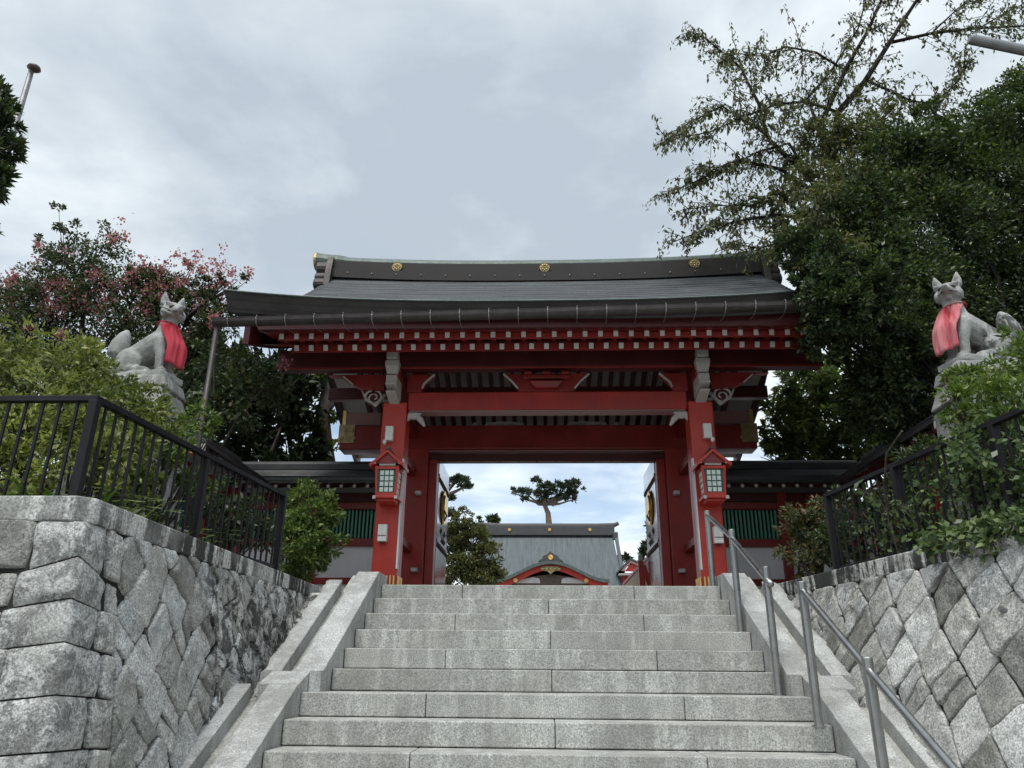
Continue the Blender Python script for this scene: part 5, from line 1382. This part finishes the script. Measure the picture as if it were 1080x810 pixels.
# --- left: crape myrtle with pink blossom
def crape():
    Y = 9.6; base = (-6.0, 9.7, 2.39)
    cl = [ck(60, 335, Y, 48), ck(125, 330, Y, 46), ck(185, 345, Y, 42), ck(20, 370, Y, 50), ck(95, 300, Y, 34), ck(228, 335, 9.3, 24), ck(160, 312, Y, 34), ck(-15, 340, Y, 45), ck(75, 275, Y, 22), ck(60, 390, Y, 45), ck(210, 385, 9.4, 32), ck(120, 390, Y, 40), ck(165, 385, Y, 36), ck(-60, 380, Y, 60), ck(245, 318, 9.3, 14), ck(40, 310, Y, 30), ck(150, 292, Y, 14), ck(200, 290, Y, 14), ck(225, 296, 9.4, 13), ck(180, 308, Y, 22), ck(245, 302, 9.3, 11), ck(215, 318, 9.4, 18), ck(20, 305, Y, 16)]
    t = tree('crape_myrtle', 'crape myrtle tree with pink blossom clusters behind the left fox statue', 'tree', base, cl, 60000, .058, MT['l_crape'], r0=.10, bark=MT['bark_dark'], fill=.3, sub=.3, spread=.9)
    sprigs = [ck(62, 222, Y, 4), ck(66, 235, Y, 6), ck(72, 250, Y, 8), ck(82, 245, Y, 6), ck(90, 255, Y, 9), ck(108, 238, Y, 7), ck(112, 255, Y, 9), ck(110, 275, Y, 12), ck(100, 268, Y, 12), ck(130, 262, Y, 8), ck(42, 270, Y, 10), ck(60, 285, Y, 12), ck(262, 295, 9.3, 6), ck(40, 255, Y, 5)]
    foliage('sprigs', [(c, tuple(q*1.9 for q in r)) for c, r in sprigs], 2600, .055, MT['l_crape'], t, fill=.1, sub=.5)
    for (c, r) in sprigs:
        m = MB()
        b = at(min(95, 60+c.x*0) if c.x < -4.8 else 215, 330, Y-.1); m.tube([b, b.lerp(c, .5)+Vector((.05, .02, .05)), c], [.012, .008, .003], 5)
        m.build('branch', MT['bark'], t)
    bl = [(40, 258, 5), (14, 290, 7), (8, 300, 6), (52, 305, 9), (42, 312, 8), (66, 300, 8), (120, 252, 7), (132, 250, 5), (150, 278, 9), (140, 288, 8), (165, 284, 8), (176, 278, 7), (186, 268, 5), (198, 276, 8), (208, 270, 6), (214, 284, 7), (226, 278, 7), (228, 288, 8), (244, 287, 5), (258, 292, 6), (264, 287, 4), (236, 300, 8), (240, 318, 6), (60, 325, 12), (78, 305, 9), (45, 330, 8), (105, 328, 9), (92, 322, 8), (155, 308, 10), (130, 305, 9), (120, 300, 7), (210, 326, 7), (208, 312, 8), (225, 338, 6), (65, 352, 7), (154, 330, 7), (170, 300, 8), (190, 296, 9), (205, 348, 5), (100, 290, 8), (30, 345, 7)]
    P = []; 
    for px, py, r in bl:
        c = at(px, py, Y-random.uniform(.2, .55)); k = int(52*r/7)
        P += [np.array(c)+RNG.normal(size=3)*r*pxm(Y)*.55 for _ in range(k)]
    for _ in range(70):                                    # small late heads scattered over the top of the crown
        c = at(random.uniform(0, 250), random.gauss(310, 22), Y-random.uniform(.1, .5)); P += [np.array(c)+RNG.normal(size=3)*.05 for _ in range(14)]
    P = np.array(P); n = len(P)
    leaf_mesh('blossom', P, unit(n), unit(n), .04*(.6+.7*RNG.random(n)), .036*(.6+.7*RNG.random(n)), MT['l_pink'], t)
crape()
def blossom_sprig():
    t = thing('crape_myrtle', 'low crape myrtle shoot with two pink flower heads beside the drainpipe', 'tree', (-4.15, 8.9, 2.39))
    m = MB(); a = Vector((-4.15, 8.9, 2.39)); e1, e2 = at(226, 338, 8.4), at(301, 384, 8.6)
    m.tube([a, (-4.1, 8.8, 3.6), (-4.1, 8.7, 4.6), e1], [.03, .025, .018, .006], 6); m.tube([(-4.1, 8.8, 3.9), (-3.8, 8.75, 4.6), e2], [.018, .012, .005], 6); m.build('trunk', MT['bark'], t)
    foliage('crown', [ck(232, 395, 8.9, 34), ck(255, 420, 8.9, 36), ck(225, 440, 8.8, 30), ck(285, 400, 8.9, 26), ck(250, 375, 8.9, 22)], 3000, .085, MT['l_crape'], t, fill=.2, sub=.35)
    P = np.array([np.array(c)+RNG.normal(size=3)*.045 for c in (e1, e2) for _ in range(60)]); n = len(P)
    leaf_mesh('blossom', P, unit(n), unit(n), .045*(.6+.7*RNG.random(n)), .042*(.6+.7*RNG.random(n)), MT['l_pink'], t)
blossom_sprig()
cD = [ck(240, 405, 12.6, 44), ck(290, 430, 12.6, 42), ck(262, 470, 12.6, 42), ck(312, 402, 12.6, 30), ck(225, 450, 12.6, 36), ck(318, 465, 12.6, 26), ck(280, 380, 12.6, 34), ck(210, 390, 12.6, 36), ck(300, 490, 12.6, 30), ck(190, 430, 12.6, 40), ck(240, 500, 12.6, 36)]
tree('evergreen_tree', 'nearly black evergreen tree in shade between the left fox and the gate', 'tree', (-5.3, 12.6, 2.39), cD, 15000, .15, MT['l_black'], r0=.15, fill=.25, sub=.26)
def ivy_trunk():
    t = thing('old_tree', 'pale leaning tree trunk wrapped in creeper just left of the gate', 'tree', (-4.0, 12.9, 2.39))
    m = MB(); pts = [Vector((-4.05, 12.9, 2.39)), at(346, 500, 12.9), at(342, 470, 12.9), at(340, 440, 12.9), at(346, 410, 12.9), at(340, 385, 12.9), at(330, 350, 12.9)]
    m.tube(pts, [.22, .17, .15, .13, .11, .09, .06], 10)
    m.tube([pts[3], at(352, 425, 12.9), at(352, 400, 12.9)], [.07, .05, .02], 7); m.build('trunk', MT['bark_pale'], t, smooth=True)
    foliage('crown', [ck(337, 450, 12.8, 12), ck(346, 480, 12.8, 12), ck(334, 400, 12.8, 14), ck(350, 440, 12.9, 7), ck(340, 375, 12.9, 14)], 1500, .09, MT['l_olive'], t, fill=.2, sub=.5)
ivy_trunk()
# --- left shrubs and planting on the terrace
def shrub(name, label, base, clumps, n, leaf, mat, **kw):
    t = thing(name, label, kw.pop('cat', 'shrub'), base)
    m = MB(); b = Vector(base)
    for c, r in clumps:
        for k in range(3):
            e = Vector(c)+Vector((random.uniform(-1, 1), random.uniform(-1, 1), random.uniform(-.2, .8)))*r[0]*.6
            m.tube([b+Vector((random.uniform(-.06, .06), random.uniform(-.06, .06), 0)), b.lerp(e, .5)+Vector((random.uniform(-.06, .06),)*3), e], [.014, .010, .004], 5)
    m.build('stems', MT['bark'], t); foliage('foliage', clumps, n, leaf, mat, t, **kw); return t
shrub('leafy_shrub', 'yellow-green loose shrub at the far left behind the iron railing', (-4.9, 5.6, 2.36), [ck(20, 385, 5.5, 42), ck(75, 385, 5.6, 38), ck(-20, 420, 5.5, 45), ck(45, 425, 5.3, 40), ck(15, 355, 5.7, 18), ck(-50, 380, 5.6, 40), ck(90, 372, 5.8, 18)], 8000, .055, MT['l_yel'], fill=.3, sub=.35, aspect=.4)
shrub('leafy_shrub', 'olive shrub in front of the left fox pedestal', (-3.9, 5.9, 2.36), [ck(108, 412, 5.9, 32), ck(150, 432, 5.8, 26), ck(128, 428, 5.9, 24), ck(158, 445, 5.75, 26), ck(104, 398, 6.0, 18), ck(172, 470, 5.6, 22), ck(82, 380, 6.0, 22), ck(110, 440, 5.6, 36), ck(165, 455, 5.7, 24), ck(140, 470, 5.4, 30), ck(85, 420, 5.6, 30)], 8500, .05, MT['l_olive'], fill=.3, sub=.35, aspect=.45)
shrub('nandina_shrub', 'feathery light green shrub behind the left railing below the pedestal', (-3.25, 5.9, 2.36), [ck(205, 440, 5.9, 16), ck(190, 455, 5.8, 18), ck(222, 452, 6.0, 10), ck(185, 480, 5.6, 20), ck(205, 505, 5.7, 14), ck(160, 505, 5.1, 18)], 1500, .06, MT['l_nandina'], fill=.2, sub=.4, aspect=.32)
shrub('round_shrub', 'round glossy green shrub at the end of the left railing beside the gate wall', (-2.72, 8.05, 2.39), [ck(328, 540, 8.0, 24), ck(318, 575, 7.9, 26), ck(340, 570, 8.0, 20), ck(318, 530, 8.1, 18), ck(305, 555, 8.1, 18), ck(338, 545, 8.0, 18), ck(325, 590, 7.9, 18)], 6500, .06, MT['l_round'], fill=.4, sub=.34, aspect=.42, up=.8)
def strap_grass(label, spots, n):
    t = thing('strap_leaf_clump', label, 'plant', (spots[0][0], spots[0][1], 2.36))
    m = MB()
    for i in range(n):
        x, y = random.choice(spots)[:2]; x += random.uniform(-.22, .22); y += random.uniform(-.2, .2)
        a = random.uniform(0, 2*PI); L = random.uniform(.25, .62); w = random.uniform(.008, .014); d = Vector((math.cos(a), math.sin(a), 0)); sd = Vector((-d.y, d.x, 0))
        vs = []
        for j in range(6):
            f = j/5; p = Vector((x, y, 2.36))+d*L*.75*f**1.4+Vector((0, 0, L*(1.25*f-.75*f*f)))
            ww = w*(1-f**2)+.001; vs += [p-sd*ww, p+sd*ww+Vector((0, 0, .004))]
        m.add(vs, [(2*j, 2*j+1, 2*j+3, 2*j+2) for j in range(5)])
    m.build('leaves', MT['l_grass'], t)
strap_grass('long strap-leaved plants behind the front run of the left railing', [(-3.0, 4.55), (-3.3, 4.6), (-3.6, 4.6), (-3.9, 4.6), (-4.2, 4.7), (-3.1, 4.95), (-3.6, 5.0)], 420)
strap_grass('long strap-leaved plants behind the side run of the left railing', [(-2.95, 5.0), (-2.9, 5.4), (-2.95, 5.8), (-3.2, 5.3)], 200)
gcl = [((-3.4, 4.75, 2.45), (.75, .35, .22)), ((-4.4, 4.8, 2.45), (.7, .4, .25)), ((-3.0, 5.8, 2.45), (.3, .9, .2)), ((-3.2, 6.6, 2.45), (.5, .8, .2))]
P_, out_ = clump_points(gcl, 3600, .2, .4)
tag(leaf_mesh('ground_cover', P_, out_+unit(3600)*.8, unit(3600)+np.array([0, 0, .8]), .07*(.6+.7*RNG.random(3600)), .03*(.6+.7*RNG.random(3600)), MT['l_yel']), 'low green planting along the left terrace edge', 'ground cover', kind='stuff')
for lab, b_, cl_, n_, mt_ in (
    ('dense low shrub behind the front run of the left railing near the picture edge', (-3.7, 5.0, 2.36), [ck(25, 465, 5.1, 34), ck(-10, 490, 5.0, 36), ck(50, 500, 4.9, 26), ck(15, 440, 5.2, 30), ck(70, 465, 5.1, 28)], 4200, 'l_yel'),
    ('dense low shrub behind the corner post of the left railing', (-3.25, 5.1, 2.36), [ck(110, 490, 5.0, 26), ck(135, 480, 5.2, 28), ck(95, 455, 5.2, 28), ck(125, 520, 4.9, 18), ck(155, 515, 5.2, 20)], 3600, 'l_olive'),
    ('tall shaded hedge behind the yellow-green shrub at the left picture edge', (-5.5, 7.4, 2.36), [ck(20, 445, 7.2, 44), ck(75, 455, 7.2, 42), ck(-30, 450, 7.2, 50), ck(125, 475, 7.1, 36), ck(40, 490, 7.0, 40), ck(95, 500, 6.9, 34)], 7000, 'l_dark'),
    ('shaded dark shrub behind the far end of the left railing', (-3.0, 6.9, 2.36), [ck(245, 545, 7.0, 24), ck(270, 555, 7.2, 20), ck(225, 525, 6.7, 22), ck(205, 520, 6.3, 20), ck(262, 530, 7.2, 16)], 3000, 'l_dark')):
    shrub('leafy_shrub', lab, b_, cl_, n_, .058, MT[mt_], fill=.2, sub=.4, aspect=.42)
# --- right planting
shrub('leafy_shrub', 'shaded dark shrub between the right railing and the dark roofed wall', (3.3, 7.0, 2.39), [ck(905, 545, 7.1, 26), ck(930, 530, 7.0, 26), ck(955, 510, 6.9, 26), ck(890, 570, 7.2, 20), ck(980, 490, 6.6, 26), ck(925, 560, 7.0, 22), ck(960, 545, 6.7, 24)], 5200, .06, MT['l_dark'], fill=.2, sub=.4, aspect=.45)
shrub('nandina_shrub', 'light green feathery shrub in front of the right fox pedestal', (3.5, 5.7, 2.36), [ck(1012, 418, 5.95, 20), ck(1015, 445, 5.8, 22), ck(1000, 425, 6.0, 12), ck(1045, 392, 5.9, 26), ck(1075, 385, 5.9, 28), ck(1015, 395, 6.1, 16), ck(1060, 425, 5.6, 34), ck(1030, 425, 5.8, 22), ck(1085, 440, 5.5, 40), ck(1075, 365, 6.0, 18), ck(998, 400, 6.2, 10), ck(1100, 400, 5.8, 40)], 6200, .06, MT['l_nandina'], fill=.3, sub=.36, aspect=.34)
shrub('leafy_shrub', 'mid green bushy shrub behind the creeper at the far right railing', (3.3, 5.2, 2.36), [ck(1070, 470, 5.3, 34), ck(1040, 490, 5.4, 30), ck(1085, 510, 5.1, 34), ck(1020, 515, 5.6, 26), ck(1055, 525, 5.2, 28), ck(1100, 460, 5.2, 40), ck(1000, 500, 5.9, 22)], 4600, .065, MT['l_ivy'], fill=.3, sub=.36, aspect=.5)
shrub('reddish_shrub', 'reddish green shrub beside the right gate wall below the railing end', (2.62, 7.75, 2.39), [ck(850, 560, 7.7, 24), ck(862, 585, 7.6, 20), ck(838, 580, 7.7, 16), ck(865, 550, 7.8, 18), ck(845, 600, 7.6, 12)], 2600, .062, MT['l_red'], fill=.3, sub=.36, aspect=.42)
def creeper():
    t = thing('creeper', 'tangled ivy creeper climbing the right iron railing and spilling over the coping', 'creeper', (2.75, 5.6, 2.41))
    m = MB(); P = []; D = []
    def X(Y): return 2.545+(6.95-Y)*.1465
    for i in range(80):
        y = random.uniform(3.9, 6.3); pts = [Vector((X(y)+random.uniform(-.02, .15), y, 2.42))]
        d = Vector((random.uniform(-.12, .1), random.uniform(-.5, .5), 1)).normalized(); n = random.randint(3, 9)
        for k in range(n):
            pts.append(pts[-1]+d*.1); d = (d+Vector((random.uniform(-.3, .25), random.uniform(-.5, .5), random.uniform(-.35, .2)))).normalized()
        m.tube(pts, .0032, 4, False)
        for a, b in zip(pts[:-1], pts[1:]):
            for _ in range(12 if y < 5.2 else 5): P.append(a.lerp(b, random.random())+Vector((random.gauss(-.01, .035), random.gauss(0, .035), random.gauss(0, .03)))); D.append(b-a)
    for i in range(60):                                     # runners over the coping
        y = 3.5+1.5*random.random()**1.2; x = 2.085+.146*(7.2-y)+.02
        pts = [Vector((x+.28, y, 2.43)), Vector((x+.08, y+random.uniform(-.1, .1), 2.45)), Vector((x-.05, y+random.uniform(-.15, .1), 2.43)), Vector((x-.08, y+random.uniform(-.15, .1), 2.40-random.uniform(.0, .12)))]
        m.tube(pts, .004, 4, False)
        for a, b in zip(pts[:-1], pts[1:]):
            for _ in range(14): P.append(a.lerp(b, random.random())+Vector((random.gauss(0, .03), random.gauss(0, .05), random.gauss(.01, .025)))); D.append(b-a)
    m.tube([(2.66, 5.95, 2.42), (2.64, 6.0, 2.75), (2.60, 5.9, 3.0), (2.57, 5.7, 3.22), (2.62, 5.5, 3.34)], .009, 5)
    m.build('stems', MT['bark'], t)
    P = np.array([tuple(p) for p in P]); n = len(P); D = np.array([tuple(d) for d in D])
    D = unit(n)*.9+D/np.linalg.norm(D, axis=1, keepdims=True)*.4
    L = .048*(.6+.8*RNG.random(n)); leaf_mesh('foliage', P, D, unit(n)+np.array([-.6, -.6, .4]), L, L*.6, MT['l_ivy'], t)
creeper()
# --- far left sliver
tree('camphor_tree', 'dark leafy tree edge cut by the left border of the picture', 'tree', (-5.6, 5.2, 2.36), [ck(-4, 110, 5.0, 20), ck(-2, 135, 5.0, 21), ck(-1, 158, 5.0, 21), ck(-8, 185, 5.0, 20), ck(-12, 95, 5.0, 18), ck(-14, 200, 5.0, 16), ck(-30, 130, 5.0, 34), ck(-60, 170, 5.1, 50), ck(-45, 250, 5.1, 34), ck(-70, 90, 5.1, 40)], 14000, .07, MT['l_dark'], r0=.08, fill=.2, sub=.34, aspect=.34)
# --- trees seen through the gate
def pine(name, label, base, trunk_px, Y, pads, n, needle):
    t = thing(name, label, 'tree', base)
    m = MB(); pts = [Vector(base)]+[at(px, py, Y) for px, py in trunk_px]
    m.tube(pts, [.26-.17*i/(len(pts)-1) for i in range(len(pts))], 8)
    hub = pts[-2]
    for px, py, rx, rz in pads:
        e = at(px, py+rz*.4, Y); mid = hub.lerp(e, .5)+Vector((0, 0, -.12)); m.tube([hub, mid, e], [.10, .07, .03], 6)
    m.build('trunk', MT['bark_pine'], t, smooth=True)
    cl = [(at(px, py, Y+random.uniform(-.5, .5)), (rx*pxm(Y), rx*pxm(Y)*.6, rz*pxm(Y)*.62)) for px, py, rx, rz in pads]
    P, out = clump_points(cl, n, .15, .30); P[:, 2] += 0
    D = unit(n)*.7+np.array([0, 0, .6])+out*.4
    L = needle*(.6+.7*RNG.random(n)); leaf_mesh('crown', P, D, unit(n), L, L*.30, MT['l_pine'], t)
    return t
pine('pine_tree', 'flat-topped pine tree rising behind the main hall roof', (.4, 46, 2.39), [(579, 600), (579, 553), (578, 541), (574, 532), (577, 522)], 46, [(566, 507, 9, 4), (580, 512, 12, 5), (598, 511, 13, 5), (608, 517, 8, 4), (555, 519, 13, 4), (541, 518, 7, 2.5), (572, 521, 15, 5), (595, 522, 15, 5), (604, 526, 10, 3), (562, 527, 12, 3.5), (580, 529, 12, 3.5), (589, 519, 12, 5), (611, 511, 5, 3)], 6000, .22)
pine('pine_tree', 'pine branch pads reaching past the left open door inside the gate', (-3.6, 24, 2.39), [(452, 600), (455, 540), (462, 520), (468, 512)], 24, [(482, 506, 11, 4), (490, 512, 9, 4), (474, 516, 8, 5), (476, 526, 6, 3), (470, 508, 8, 4)], 2600, .14)
pine('pine_tree', 'thin open pine tree to the right of the main hall', (5.9, 40, 2.39), [(692, 610), (693, 580), (694, 560), (693, 548)], 40, [(688, 553, 7, 3), (684, 565, 9, 3), (690, 574, 10, 3), (680, 582, 10, 3), (688, 592, 10, 3), (676, 590, 6, 2.5), (697, 562, 8, 4), (698, 582, 8, 4), (683, 600, 12, 3)], 2000, .30)
tree('maple_tree', 'bushy bronze-green tree inside the gate left of the main hall', 'tree', (-2.0, 22, 2.39), [ck(482, 550, 22, 15), ck(478, 575, 22, 18), ck(497, 568, 22, 17), ck(513, 590, 22, 17), ck(490, 598, 22, 20), ck(472, 605, 22, 16), ck(518, 606, 22, 12), ck(500, 553, 22, 8), ck(510, 612, 22, 16), ck(466, 560, 22, 14)], 18000, .095, MT['l_brown'], r0=.10, fill=.3, sub=.28)
tree('broadleaf_tree', 'small dark treetop showing at the left end of the main hall ridge', 'tree', (-3.4, 48, 2.39), [ck(518, 553, 48, 6), ck(508, 556, 48, 6), ck(498, 562, 48, 9)], 900, .35, MT['l_dark'], r0=.1, fill=.3)
tree('broadleaf_tree', 'low dark bush line beyond the small red shrine on the right', 'tree', (4.6, 44, 2.39), [ck(660, 596, 44, 7), ck(668, 590, 44, 7), ck(650, 600, 44, 5), ck(680, 604, 44, 9)], 1200, .30, MT['l_pine'], r0=.08, fill=.3)
